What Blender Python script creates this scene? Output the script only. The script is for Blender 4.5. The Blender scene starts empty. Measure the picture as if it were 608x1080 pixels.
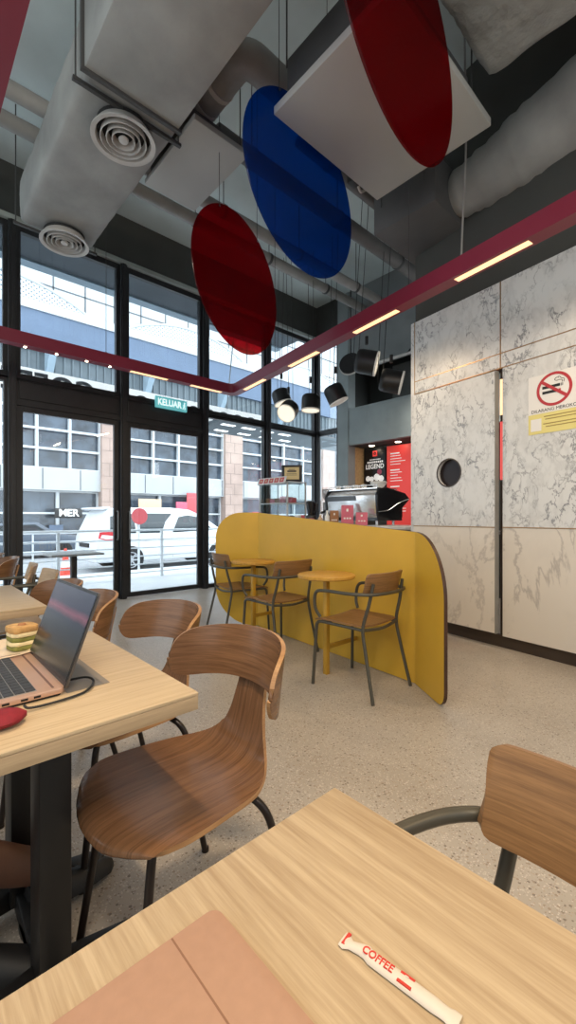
import bpy, bmesh, math, random
from math import sin, cos, pi, radians as R
from mathutils import Vector, Matrix
random.seed(7)
SC = bpy.context.scene
COL = SC.collection

# ------------------------------------------------------------------ camera, world, exposure
# Building frame: the glass front lies along +x at y = 6.19, the camera stands over (0, 0).
cam = bpy.data.cameras.new('camera')
cam.sensor_fit = 'VERTICAL'; cam.sensor_height = 36.0
cam.lens = 36.0 * 455 / 1080
cam.shift_y = 6 / 1080
cam.clip_start = 0.02; cam.clip_end = 300
camo = bpy.data.objects.new('camera', cam); COL.objects.link(camo)
camo.location = (0, 0, 1.16)
camo.rotation_euler = (R(90), 0, R(-42.5))
SC.camera = camo
SC.view_settings.view_transform = 'Standard'
SC.view_settings.look = 'None'
SC.view_settings.exposure = 0.0
SC.view_settings.gamma = 1.0
SC.view_settings.use_curve_mapping = False

world = bpy.data.worlds.new('overcast'); SC.world = world; world.use_nodes = True
wn = world.node_tree.nodes; wn['Background'].inputs[0].default_value = (0.86, 0.94, 1.0, 1)
wn['Background'].inputs[1].default_value = 4.4

def area(name, loc, rot, sx, sy, power, color, spread=180):
    l = bpy.data.lights.new(name, 'AREA'); l.shape = 'RECTANGLE'; l.size = sx; l.size_y = sy
    l.energy = power; l.color = color; l.spread = R(spread)
    o = bpy.data.objects.new(name, l); COL.objects.link(o); o.location = loc; o.rotation_euler = rot
    return o
WARM = (1.0, 0.74, 0.46)
NEUT = (1.0, 0.90, 0.78)
# strips of the ring light over the seats (its side behind and above the camera)
area('ring_downlight', (0.30, 0.95, 2.975), (0, 0, 0), 0.06, 0.30, 32, WARM)
area('ring_downlight', (0.20, -0.4, 2.975), (0, 0, 0), 0.06, 0.30, 10, WARM)
area('ring_downlight', (1.6, -1.1, 2.975), (0, 0, 0), 0.55, 0.06, 18, WARM)
area('ring_downlight', (3.0, 0.6, 2.975), (0, 0, 0), 0.06, 0.55, 16, WARM)
# added cool fills left of and behind the camera, with no window there
area('side_fill', (-2.1, 1.0, 2.6), (0, R(-90), 0), 3.6, 7.0, 120, (.88, .95, 1.0))
area('rear_fill', (2.5, -3.1, 2.4), (R(90), 0, 0), 8.0, 3.6, 85, (.92, .96, 1.0))
# ring strip by the marble wall, added warm fill behind the camera, kitchen lamp
area('ring_downlight', (3.38, 2.7, 2.975), (0, 0, R(-8.5)), 0.06, 0.55, 14, WARM)
area('rear_warm_fill', (-.6, -1.6, 4.2), (R(52), 0, R(-42)), 0.8, 0.5, 85, (1.0, .88, .72))
area('kitchen_lamp_light', (6.0, 3.2, 3.1), (0, R(-20), 0), 0.8, 0.8, 30, NEUT)

# ------------------------------------------------------------------ materials
def mat(name, color, rough=0.6, metal=0.0, spec=0.5, noise=None, bump=None, emit=None, alpha=None):
    """noise = (scale, amount, detail) value variation; bump = (scale, strength, distance)"""
    m = bpy.data.materials.new(name); m.use_nodes = True
    nt = m.node_tree; b = nt.nodes['Principled BSDF']
    b.inputs['Base Color'].default_value = (*color, 1)
    b.inputs['Roughness'].default_value = rough
    b.inputs['Metallic'].default_value = metal
    b.inputs['Specular IOR Level'].default_value = spec
    tc = nt.nodes.new('ShaderNodeTexCoord')
    if noise:
        n = nt.nodes.new('ShaderNodeTexNoise'); n.inputs['Scale'].default_value = noise[0]
        n.inputs['Detail'].default_value = noise[2] if len(noise) > 2 else 5
        nt.links.new(tc.outputs['Object'], n.inputs['Vector'])
        r = nt.nodes.new('ShaderNodeValToRGB')
        a = noise[1]
        r.color_ramp.elements[0].position = 0.3; r.color_ramp.elements[1].position = 0.7
        r.color_ramp.elements[0].color = tuple(max(0, c * (1 - a)) for c in color) + (1,)
        r.color_ramp.elements[1].color = tuple(min(1, c * (1 + a * 0.6)) for c in color) + (1,)
        nt.links.new(n.outputs['Fac'], r.inputs['Fac']); nt.links.new(r.outputs['Color'], b.inputs['Base Color'])
    if bump:
        n2 = nt.nodes.new('ShaderNodeTexNoise'); n2.inputs['Scale'].default_value = bump[0]; n2.inputs['Detail'].default_value = 6
        nt.links.new(tc.outputs['Object'], n2.inputs['Vector'])
        bp = nt.nodes.new('ShaderNodeBump'); bp.inputs['Strength'].default_value = bump[1]; bp.inputs['Distance'].default_value = bump[2]
        nt.links.new(n2.outputs['Fac'], bp.inputs['Height']); nt.links.new(bp.outputs['Normal'], b.inputs['Normal'])
    if emit:
        b.inputs['Emission Color'].default_value = (*emit[0], 1); b.inputs['Emission Strength'].default_value = emit[1]
    return m

def wood(name, c1, c2, scale=(3, 40, 40), rough=0.45, ring=2.0, spec=0.4):
    m = bpy.data.materials.new(name); m.use_nodes = True
    nt = m.node_tree; b = nt.nodes['Principled BSDF']; L = nt.links.new
    tc = nt.nodes.new('ShaderNodeTexCoord'); mp = nt.nodes.new('ShaderNodeMapping')
    mp.inputs['Scale'].default_value = scale; L(tc.outputs['Object'], mp.inputs['Vector'])
    n = nt.nodes.new('ShaderNodeTexNoise'); n.inputs['Scale'].default_value = 1.0; n.inputs['Detail'].default_value = 8
    n.inputs['Distortion'].default_value = ring; L(mp.outputs['Vector'], n.inputs['Vector'])
    n2 = nt.nodes.new('ShaderNodeTexNoise'); n2.inputs['Scale'].default_value = 4.0; n2.inputs['Detail'].default_value = 3; n2.inputs['Roughness'].default_value = .7
    L(mp.outputs['Vector'], n2.inputs['Vector'])
    mx = nt.nodes.new('ShaderNodeMath'); mx.operation = 'MULTIPLY_ADD'; mx.inputs[1].default_value = 0.45
    L(n2.outputs['Fac'], mx.inputs[0])
    mm = nt.nodes.new('ShaderNodeMath'); mm.operation = 'MULTIPLY'; mm.inputs[1].default_value = 0.55
    L(n.outputs['Fac'], mm.inputs[0]); L(mm.outputs[0], mx.inputs[2])
    r = nt.nodes.new('ShaderNodeValToRGB')
    r.color_ramp.elements[0].position = 0.36; r.color_ramp.elements[1].position = 0.62
    r.color_ramp.elements[0].color = (*c1, 1); r.color_ramp.elements[1].color = (*c2, 1)
    L(mx.outputs[0], r.inputs['Fac']); L(r.outputs['Color'], b.inputs['Base Color'])
    b.inputs['Roughness'].default_value = rough; b.inputs['Specular IOR Level'].default_value = spec
    bp = nt.nodes.new('ShaderNodeBump'); bp.inputs['Strength'].default_value = 0.12; bp.inputs['Distance'].default_value = 0.001
    L(mx.outputs[0], bp.inputs['Height']); L(bp.outputs['Normal'], b.inputs['Normal'])
    return m

def marble(name, base, vein, scale, warp, width, rough=0.35):
    m = bpy.data.materials.new(name); m.use_nodes = True
    nt = m.node_tree; b = nt.nodes['Principled BSDF']; L = nt.links.new
    tc = nt.nodes.new('ShaderNodeTexCoord')
    mp = nt.nodes.new('ShaderNodeMapping'); mp.inputs['Rotation'].default_value = (R(35), 0, 0)
    mp.inputs['Scale'].default_value = (1, 1.0, 0.6); L(tc.outputs['Object'], mp.inputs['Vector'])
    def vein_node(sc, w, dist, seed):
        n = nt.nodes.new('ShaderNodeTexNoise'); n.noise_dimensions = '4D'; n.inputs['W'].default_value = seed
        n.inputs['Scale'].default_value = sc; n.inputs['Detail'].default_value = 7; n.inputs['Roughness'].default_value = 0.62
        n.inputs['Distortion'].default_value = dist; L(mp.outputs['Vector'], n.inputs['Vector'])
        s = nt.nodes.new('ShaderNodeMath'); s.operation = 'SUBTRACT'; s.inputs[1].default_value = 0.5; L(n.outputs['Fac'], s.inputs[0])
        a = nt.nodes.new('ShaderNodeMath'); a.operation = 'ABSOLUTE'; L(s.outputs[0], a.inputs[0])
        r = nt.nodes.new('ShaderNodeMapRange'); r.inputs['From Min'].default_value = 0; r.inputs['From Max'].default_value = w
        r.inputs['To Min'].default_value = 1; r.inputs['To Max'].default_value = 0; L(a.outputs[0], r.inputs['Value'])
        return r.outputs['Result']
    v1 = vein_node(scale, width, warp, 0.0); v2 = vein_node(scale * 0.45, width * 2.2, warp * 0.5, 5.0)
    msk = nt.nodes.new('ShaderNodeTexNoise'); msk.inputs['Scale'].default_value = scale * 0.5; msk.inputs['Detail'].default_value = 3
    L(mp.outputs['Vector'], msk.inputs['Vector'])
    mr = nt.nodes.new('ShaderNodeMapRange'); mr.inputs['From Min'].default_value = 0.38; mr.inputs['From Max'].default_value = 0.6
    L(msk.outputs['Fac'], mr.inputs['Value'])
    mu = nt.nodes.new('ShaderNodeMath'); mu.operation = 'MULTIPLY'; L(v1, mu.inputs[0]); L(mr.outputs['Result'], mu.inputs[1])
    m2 = nt.nodes.new('ShaderNodeMath'); m2.operation = 'MULTIPLY'; m2.inputs[1].default_value = 0.16; L(v2, m2.inputs[0])
    ad = nt.nodes.new('ShaderNodeMath'); ad.operation = 'ADD'; ad.use_clamp = True; L(mu.outputs[0], ad.inputs[0]); L(m2.outputs[0], ad.inputs[1])
    mix = nt.nodes.new('ShaderNodeMix'); mix.data_type = 'RGBA'
    L(ad.outputs[0], mix.inputs['Factor']); mix.inputs[6].default_value = (*base, 1); mix.inputs[7].default_value = (*vein, 1)
    L(mix.outputs[2], b.inputs['Base Color']); b.inputs['Roughness'].default_value = rough
    return m

def terrazzo(name):
    m = bpy.data.materials.new(name); m.use_nodes = True
    nt = m.node_tree; b = nt.nodes['Principled BSDF']; L = nt.links.new
    tc = nt.nodes.new('ShaderNodeTexCoord')
    def chips(scale, thr):
        v = nt.nodes.new('ShaderNodeTexVoronoi'); v.inputs['Scale'].default_value = scale; L(tc.outputs['Object'], v.inputs['Vector'])
        w = nt.nodes.new('ShaderNodeMath'); w.operation = 'LESS_THAN'; w.inputs[1].default_value = thr; L(v.outputs['Distance'], w.inputs[0])
        return v, w
    base = nt.nodes.new('ShaderNodeTexNoise'); base.inputs['Scale'].default_value = 1.7; base.inputs['Detail'].default_value = 6
    L(tc.outputs['Object'], base.inputs['Vector'])
    r = nt.nodes.new('ShaderNodeValToRGB')
    r.color_ramp.elements[0].position = .3; r.color_ramp.elements[0].color = (.37, .325, .275, 1)
    r.color_ramp.elements[1].position = .7; r.color_ramp.elements[1].color = (.47, .42, .36, 1)
    L(base.outputs['Fac'], r.inputs['Fac']); prev = r.outputs['Color']
    for scale, thr, cols in ((75, .36, ((.13, .10, .075), (.56, .51, .44), (.27, .20, .145))), (150, .38, ((.22, .18, .15), (.66, .6, .54), (.4, .3, .22)))):
        v, w = chips(scale, thr)
        sep = nt.nodes.new('ShaderNodeSeparateColor'); L(v.outputs['Color'], sep.inputs[0])
        cr = nt.nodes.new('ShaderNodeValToRGB'); cr.color_ramp.interpolation = 'CONSTANT'
        e = cr.color_ramp.elements; e[0].position = 0; e[0].color = (*cols[0], 1); e[1].position = .25; e[1].color = (*cols[1], 1)
        x = e.new(.7); x.color = (*cols[2], 1); L(sep.outputs[0], cr.inputs['Fac'])
        pick = nt.nodes.new('ShaderNodeMath'); pick.operation = 'LESS_THAN'; pick.inputs[1].default_value = .5; L(sep.outputs[1], pick.inputs[0])
        f = nt.nodes.new('ShaderNodeMath'); f.operation = 'MULTIPLY'; L(w.outputs[0], f.inputs[0]); L(pick.outputs[0], f.inputs[1])
        f2 = nt.nodes.new('ShaderNodeMath'); f2.operation = 'MULTIPLY'; f2.inputs[1].default_value = .75; L(f.outputs[0], f2.inputs[0])
        mix = nt.nodes.new('ShaderNodeMix'); mix.data_type = 'RGBA'; L(f2.outputs[0], mix.inputs['Factor'])
        L(prev, mix.inputs[6]); L(cr.outputs['Color'], mix.inputs[7]); prev = mix.outputs[2]
    L(prev, b.inputs['Base Color']); b.inputs['Roughness'].default_value = .30; b.inputs['Specular IOR Level'].default_value = .5
    return m

def glassy(name, tint=(1, 1, 1), gloss=0.06, body=None, body_fac=0.0, rough=0.02, trans=False):
    m = bpy.data.materials.new(name); m.use_nodes = True
    nt = m.node_tree; nt.nodes.clear(); L = nt.links.new
    out = nt.nodes.new('ShaderNodeOutputMaterial'); t = nt.nodes.new('ShaderNodeBsdfTransparent'); t.inputs[0].default_value = (*tint, 1)
    g = nt.nodes.new('ShaderNodeBsdfGlossy'); g.inputs['Roughness'].default_value = rough; g.inputs[0].default_value = (1, 1, 1, 1)
    last = t.outputs[0]
    if body:
        d = nt.nodes.new('ShaderNodeBsdfDiffuse' if not trans else 'ShaderNodeBsdfTranslucent'); d.inputs[0].default_value = (*body, 1)
        mb = nt.nodes.new('ShaderNodeMixShader'); mb.inputs[0].default_value = body_fac; L(last, mb.inputs[1]); L(d.outputs[0], mb.inputs[2]); last = mb.outputs[0]
    mx = nt.nodes.new('ShaderNodeMixShader'); mx.inputs[0].default_value = gloss; L(last, mx.inputs[1]); L(g.outputs[0], mx.inputs[2])
    L(mx.outputs[0], out.inputs[0])
    return m

M = {}
M['floor'] = terrazzo('terrazzo')
M['ceiling'] = mat('painted_slab', (.52, .58, .57), .9, noise=(1.2, .15), bump=(6, .3, .02))
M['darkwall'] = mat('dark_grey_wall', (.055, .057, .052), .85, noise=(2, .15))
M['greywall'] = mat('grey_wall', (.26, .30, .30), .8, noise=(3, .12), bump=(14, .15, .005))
M['void'] = mat('dark_recess_paint', (.018, .02, .018), .9)
M['black'] = mat('black_frame_metal', (.012, .012, .014), .4, noise=(9, .3))
M['greyframe'] = mat('grey_aluminium', (.20, .22, .23), .45, metal=.3, noise=(5, .1))
M['ledge'] = mat('pale_ledge_paint', (.30, .33, .31), .8, noise=(4, .15))
M['glass'] = glassy('window_glass', (.93, .96, .98), .035)
M['duct'] = mat('painted_duct', (.33, .33, .315), .8, noise=(2.2, .26, 8), bump=(3.5, .35, .03))
M['ductside'] = mat('wrinkled_duct_wrap', (.36, .365, .35), .75, noise=(3, .25, 8), bump=(5, .9, .06))
M['box'] = mat('pale_box_paint', (.41, .41, .39), .75, noise=(1.5, .08, 8), bump=(20, .1, .003))
M['darkbox'] = mat('dark_box_paint', (.10, .10, .10), .8, noise=(2, .2))
M['pipe'] = mat('grey_pipe_paint', (.28, .27, .255), .6, noise=(5, .15))
M['pipedark'] = mat('dark_pipe_paint', (.12, .115, .11), .6, noise=(5, .2))
M['rod'] = mat('hanger_steel', (.05, .05, .05), .6)
M['vent'] = mat('vent_enamel', (.52, .50, .47), .5, noise=(7, .1))
M['ventdark'] = mat('vent_throat', (.02, .02, .02), .9)
M['vring'] = mat('ring_light_red', (.20, .018, .04), .45, noise=(3, .06))
M['strip'] = mat('warm_diffuser', (1, .8, .6), .6, emit=((1, .60, .30), 1.25))
M['ledspot'] = mat('led_dot', (1, .9, .8), .6, emit=((1, .8, .6), 14))
M['marble'] = marble('grey_veined_marble', (.62, .63, .63), (.17, .18, .20), 11, .5, .030)
M['marble_low'] = marble('cream_veined_marble', (.66, .62, .56), (.44, .41, .38), 1.6, .7, .02)
M['marble_edge'] = mat('stone_edge', (.23, .22, .20), .7, noise=(8, .15))
M['gold'] = mat('brass_joint', (.42, .27, .14), .35, metal=.8, noise=(20, .1))
M['kick'] = mat('brown_kickplate', (.045, .032, .024), .5, noise=(3, .2))
M['red_disc'] = glassy('red_acrylic', (.55, .05, .08), .02, (.36, .012, .035), .24, .2, True)
M['blue_disc'] = glassy('blue_acrylic', (.03, .27, .66), .02, (.004, .13, .40), .24, .2, True)
M['yellow'] = mat('mustard_laminate', (.66, .38, .035), .42, noise=(3, .07), spec=.45)
M['yedge'] = wood('screen_edge_ply', (.035, .016, .008), (.07, .03, .015), (8, 8, 3))
M['chairwood'] = wood('walnut_ply', (.115, .056, .027), (.215, .108, .052), (80, 3.0, 3.0), .27, .5, .5)
M['chairback'] = wood('walnut_ply_back', (.115, .056, .027), (.215, .108, .052), (3.0, 3.0, 100), .27, .4, .5)
M['armseat'] = wood('teak_board_seat', (.165, .082, .032), (.30, .155, .062), (90, 4, 4), .4, .5)
M['chairedge'] = wood('ply_edge', (.28, .14, .06), (.42, .23, .10), (3, 3, 90))
M['armwood'] = wood('teak_board', (.165, .082, .032), (.30, .155, .062), (4, 4, 110), .4, .6)
M['paleply'] = wood('pale_board', (.33, .22, .13), (.47, .33, .20), (4, 4, 90), .45, .5)
M['oak'] = wood('light_oak_laminate', (.41, .30, .18), (.56, .435, .28), (2.5, 80, 80), .42, .6)
M['oakx'] = wood('light_oak_laminate_cross', (.34, .24, .14), (.50, .385, .245), (60, 2.2, 60), .45, .7)
M['oakedge'] = wood('oak_edge', (.36, .26, .16), (.46, .34, .21), (3, 3, 50), .5)
M['tube'] = mat('olive_grey_tube', (.085, .078, .06), .38, metal=.35, noise=(6, .12))
M['legsteel'] = mat('brown_black_steel', (.018, .012, .010), .3, metal=.3)
M['blackiron'] = mat('black_cast_iron', (.006, .0055, .0055), .5, noise=(8, .2))
M['ytable'] = wood('amber_table_wood', (.46, .23, .035), (.60, .33, .06), (4, 18, 18), .4)
M['ypost'] = mat('mustard_post', (.50, .28, .03), .45, noise=(4, .08))
M['rose'] = mat('rose_aluminium', (.62, .40, .30), .38, metal=.55, noise=(30, .03))
M['lidgrey'] = mat('dark_lid_metal', (.10, .09, .085), .4, metal=.5)
M['key'] = mat('key_plastic', (.035, .038, .045), .5)
M['bezel'] = mat('laptop_bezel', (.010, .011, .013), .25)
M['silver'] = mat('silver_plastic', (.30, .29, .28), .4, metal=.4)
M['cable'] = mat('black_cable', (.01, .01, .01), .5)
M['redcase'] = mat('red_fabric', (.22, .008, .018), .8, noise=(60, .2), bump=(120, .3, .001))
M['beige'] = mat('beige_tab', (.62, .45, .30), .7)
M['tan'] = mat('tan_leatherette', (.37, .215, .14), .6, noise=(90, .05), bump=(300, .2, .0005))
M['paper'] = mat('white_paper', (.60, .53, .44), .6, noise=(12, .05))
M['redink'] = mat('red_ink', (.50, .03, .02), .6)
M['plate'] = mat('cream_plate', (.70, .56, .40), .35, noise=(25, .12))
M['tray'] = mat('dark_tray', (.02, .018, .016), .4)
M['bread'] = mat('toasted_bread', (.52, .30, .11), .8, noise=(60, .3), bump=(80, .6, .004))
M['cream'] = mat('cream_filling', (.75, .62, .36), .7, noise=(40, .1))
M['green'] = mat('green_filling', (.20, .20, .04), .7, noise=(60, .3), bump=(90, .6, .004))
M['mat'] = mat('sheet_grey', (.22, .19, .16), .5)
M['skin'] = mat('skin', (.17, .08, .05), .55, noise=(14, .08))
M['cloth'] = mat('black_cotton', (.012, .012, .014), .9, bump=(40, .3, .004))
M['shirt'] = mat('grey_cotton', (.10, .10, .11), .9, bump=(40, .3, .004))
M['shoe'] = mat('black_shoe', (.005, .005, .006), .6)
M['hair'] = mat('black_hair', (.008, .007, .006), .5)
M['lampblack'] = mat('black_lamp_metal', (.012, .012, .012), .4)
M['lampwhite'] = mat('white_lamp_inside', (.8, .78, .72), .6, emit=((1, .85, .62), .9))
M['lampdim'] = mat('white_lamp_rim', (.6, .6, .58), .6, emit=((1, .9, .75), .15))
M['chrome'] = mat('polished_steel', (.80, .80, .80), .22, metal=.75)
M['machdark'] = mat('machine_black', (.010, .010, .012), .25)
M['white'] = mat('white_ceramic', (.75, .75, .73), .3)
M['counter'] = marble('counter_stone', (.55, .54, .52), (.3, .3, .3), 3, 1.5, .04)
M['counterfront'] = mat('counter_front', (.20, .19, .18), .6, noise=(4, .1))
M['plywall'] = wood('osb_panel', (.42, .27, .12), (.60, .42, .20), (9, 9, 9), .6, 2.5)
M['menured'] = mat('menu_red', (.70, .045, .04), .5, emit=((.9, .08, .06), .35))
M['menublack'] = mat('menu_black', (.012, .012, .013), .4)
M['menutext'] = mat('menu_white', (.85, .84, .8), .6, emit=((1, .98, .95), .35))
M['pinkcard'] = mat('pink_card', (.55, .10, .16), .5, noise=(10, .1))
M['pinkpack'] = mat('pink_packaging', (.75, .16, .20), .5, noise=(20, .3))
M['brownpack'] = mat('brown_pastry', (.34, .15, .06), .7, noise=(30, .3))
M['tagred'] = mat('tag_red', (.55, .08, .09), .5)
M['yellowcard'] = mat('cream_certificate', (.72, .58, .28), .5, noise=(8, .06))
M['caseglass'] = glassy('case_glass', (.9, .95, .95), .12)
M['signwhite'] = mat('sign_white', (.72, .71, .69), .5)
M['signred'] = mat('sign_red', (.42, .03, .04), .5)
M['signblack'] = mat('sign_black', (.01, .01, .01), .5)
M['signyellow'] = mat('sign_yellow', (.68, .60, .22), .5)
M['signink'] = mat('sign_ink', (.30, .22, .07), .6)
M['exit'] = mat('exit_cyan', (.16, .50, .52), .5, emit=((.15, .6, .65), .5))
M['exittext'] = mat('exit_text', (.9, 1, 1), .5, emit=((.8, 1, 1), .9))
M['strip_red'] = mat('lit_red_panel', (.8, .12, .12), .5, emit=((1, .14, .13), .5))
# outside
M['terrace'] = mat('pale_terrace', (.60, .62, .63), .6, noise=(2, .08))
M['road'] = mat('pale_asphalt', (.34, .35, .36), .85, noise=(3, .1))
M['facade'] = mat('white_cladding', (.42, .43, .43), .6, noise=(.4, .05))
M['facjoint'] = mat('cladding_joint', (.10, .11, .12), .8)
M['stone'] = mat('pink_stone', (.40, .29, .24), .8, noise=(.9, .14))
M['stonejoint'] = mat('stone_joint', (.22, .16, .14), .8)
M['winframe'] = mat('white_window_frame', (.50, .52, .53), .5)
M['winpane'] = mat('tinted_window_pane', (.055, .075, .10), .15, noise=(1.2, .6, 3), spec=.6)
M['bluecanopy'] = mat('blue_grey_canopy', (.085, .125, .19), .5, noise=(.8, .10))
M['ribs'] = mat('grey_ribbed_soffit', (.10, .125, .14), .6, noise=(1.2, .12))
M['perf'] = mat('perforated_metal', (.42, .47, .52), .5)
_nt = M['perf'].node_tree; _tc = _nt.nodes.new('ShaderNodeTexCoord'); _v = _nt.nodes.new('ShaderNodeTexVoronoi'); _v.inputs['Scale'].default_value = 5.0; _v.inputs['Randomness'].default_value = 0
_mp = _nt.nodes.new('ShaderNodeMapping'); _mp.inputs['Rotation'].default_value = (0, R(45), 0); _nt.links.new(_tc.outputs['Object'], _mp.inputs['Vector']); _nt.links.new(_mp.outputs[0], _v.inputs['Vector'])
_r = _nt.nodes.new('ShaderNodeValToRGB'); _r.color_ramp.elements[0].position = .36; _r.color_ramp.elements[0].color = (.07, .09, .12, 1); _r.color_ramp.elements[1].position = .44; _r.color_ramp.elements[1].color = (.55, .60, .64, 1)
_nt.links.new(_v.outputs['Distance'], _r.inputs['Fac']); _nt.links.new(_r.outputs['Color'], _nt.nodes['Principled BSDF'].inputs['Base Color'])
M['soffit'] = mat('dark_soffit', (.055, .07, .085), .7, noise=(2, .2))
M['lightbeam'] = mat('pale_blue_beam', (.26, .34, .40), .6, noise=(2, .06))
M['rail'] = mat('galvanised_rail', (.62, .65, .67), .4)
M['vanwhite'] = mat('van_white', (.72, .74, .76), .2, noise=(1, .02))
M['vanglass'] = mat('van_glass', (.02, .03, .035), .08, spec=.8)
M['tyre'] = mat('tyre', (.015, .015, .016), .8)
M['rim'] = mat('alloy_rim', (.45, .46, .48), .3, metal=.6)
M['taillight'] = mat('tail_red', (.55, .02, .03), .25)
M['cone'] = mat('cone_orange_red', (.70, .08, .05), .6)
M['outtable'] = mat('grey_table_top', (.30, .30, .29), .5)
M['lettergrey'] = mat('fascia_letters', (.14, .15, .16), .7)
M['signband'] = glassy('fascia_band', (.0, .0, .0), .0, (1, 1, 1), 1.0)
_nt = M['signband'].node_tree; _nt.nodes.clear(); _o = _nt.nodes.new('ShaderNodeOutputMaterial'); _t = _nt.nodes.new('ShaderNodeBsdfTranslucent'); _t.inputs[0].default_value = (.97, .95, .92, 1); _d = _nt.nodes.new('ShaderNodeBsdfDiffuse'); _d.inputs[0].default_value = (.8, .76, .7, 1); _m = _nt.nodes.new('ShaderNodeMixShader'); _m.inputs[0].default_value = .08; _nt.links.new(_t.outputs[0], _m.inputs[1]); _nt.links.new(_d.outputs[0], _m.inputs[2]); _nt.links.new(_m.outputs[0], _o.inputs[0])
M['outlamp'] = mat('soffit_lamp', (1, 1, 1), .5, emit=((1, 1, 1), 1.6))
M['carblue'] = mat('grey_car_paint', (.10, .12, .15), .25)

# ------------------------------------------------------------------ mesh helpers
def tag(o, label=None, cat=None, group=None, kind=None):
    if label: o['label'] = label
    if cat: o['category'] = cat
    if group: o['group'] = group
    if kind: o['kind'] = kind
    return o

def link(name, bm, m, parent=None, smooth=True, angle=40):
    me = bpy.data.meshes.new(name)
    bmesh.ops.recalc_face_normals(bm, faces=bm.faces[:])
    bm.to_mesh(me); bm.free()
    for mm in (m if isinstance(m, (list, tuple)) else [m]): me.materials.append(mm)
    if smooth:
        for p in me.polygons: p.use_smooth = True
        me.set_sharp_from_angle(angle=R(angle))
    o = bpy.data.objects.new(name, me); COL.objects.link(o)
    if parent: o.parent = parent
    return o

def thing(name, label, cat, loc=(0, 0, 0), rz=0, group=None):
    o = bpy.data.objects.new(name, None); COL.objects.link(o)
    o.empty_display_size = .1
    o.location = loc; o.rotation_euler = (0, 0, rz)
    return tag(o, label, cat, group)

def NB(): return bmesh.new()

def merge(bm, tmp, mi=0):
    me = bpy.data.meshes.new('tmp'); tmp.to_mesh(me); tmp.free()
    n = len(bm.faces); bm.from_mesh(me); bpy.data.meshes.remove(me)
    bm.faces.ensure_lookup_table()
    for f in bm.faces[n:]: f.material_index = mi

def box(bm, x0, x1, y0, y1, z0, z1, bev=0, mi=0, mtx=None, seg=2):
    t = bmesh.new(); bmesh.ops.create_cube(t, size=1)
    for v in t.verts: v.co = Vector(((x0 + x1) / 2 + v.co.x * (x1 - x0), (y0 + y1) / 2 + v.co.y * (y1 - y0), (z0 + z1) / 2 + v.co.z * (z1 - z0)))
    if bev: bmesh.ops.bevel(t, geom=t.edges[:], offset=bev, segments=seg, affect='EDGES', profile=.5)
    if mtx: bmesh.ops.transform(t, matrix=mtx, verts=t.verts[:])
    merge(bm, t, mi)
    return bm

def smooth_path(pts, n=6):
    P = [Vector(p) for p in pts]; out = []
    for i in range(len(P) - 1):
        p0 = P[max(i - 1, 0)]; p1 = P[i]; p2 = P[i + 1]; p3 = P[min(i + 2, len(P) - 1)]
        for k in range(n):
            t = k / n
            out.append(.5 * ((2 * p1) + (-p0 + p2) * t + (2 * p0 - 5 * p1 + 4 * p2 - p3) * t * t + (-p0 + 3 * p1 - 3 * p2 + p3) * t ** 3))
    out.append(P[-1]); return out

def round_path(pts, r=.05, n=6):
    """polyline with rounded corners"""
    P = [Vector(p) for p in pts]; out = [P[0]]
    for i in range(1, len(P) - 1):
        a = (P[i - 1] - P[i]); b = (P[i + 1] - P[i]); rr = min(r, a.length * .49, b.length * .49)
        s = P[i] + a.normalized() * rr; e = P[i] + b.normalized() * rr
        for k in range(n + 1):
            t = k / n; out.append((1 - t) ** 2 * s + 2 * t * (1 - t) * P[i] + t * t * e)
    out.append(P[-1]); return out

def tube(bm, pts, r, seg=10, mi=0, caps=True, radii=None, closed=False):
    P = [Vector(p) for p in pts]; n = len(P)
    rings = []; up = None
    for i in range(n):
        if closed: d = (P[(i + 1) % n] - P[i - 1])
        else: d = (P[min(i + 1, n - 1)] - P[max(i - 1, 0)])
        d.normalize()
        if up is None:
            up = Vector((0, 0, 1)) if abs(d.z) < .9 else Vector((1, 0, 0))
        up = (up - d * up.dot(d)).normalized(); s = d.cross(up)
        rr = radii[i] if radii else r
        rings.append([bm.verts.new(P[i] + (up * cos(2 * pi * k / seg) + s * sin(2 * pi * k / seg)) * rr) for k in range(seg)])
    m = n if closed else n - 1
    for i in range(m):
        a = rings[i]; b = rings[(i + 1) % n]
        for k in range(seg):
            f = bm.faces.new((a[k], a[(k + 1) % seg], b[(k + 1) % seg], b[k])); f.material_index = mi
    if caps and not closed:
        for rg in (rings[0], rings[-1]):
            f = bm.faces.new(rg); f.material_index = mi
    return bm

def lathe(bm, prof, seg=24, mtx=None, mi=0):
    """prof = [(r, z)], closed at r == 0"""
    t = bmesh.new(); rings = []
    for r, z in prof:
        if r < 1e-6: rings.append([t.verts.new((0, 0, z))])
        else: rings.append([t.verts.new((r * cos(2 * pi * k / seg), r * sin(2 * pi * k / seg), z)) for k in range(seg)])
    for a, b in zip(rings, rings[1:]):
        for k in range(seg):
            q = [a[k % len(a)], a[(k + 1) % len(a)], b[(k + 1) % len(b)], b[k % len(b)]]
            u = [];  [u.append(v) for v in q if v not in u]
            if len(u) >= 3:
                try: t.faces.new(u)
                except ValueError: pass
    if mtx: bmesh.ops.transform(t, matrix=mtx, verts=t.verts[:])
    merge(bm, t, mi); return bm

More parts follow.
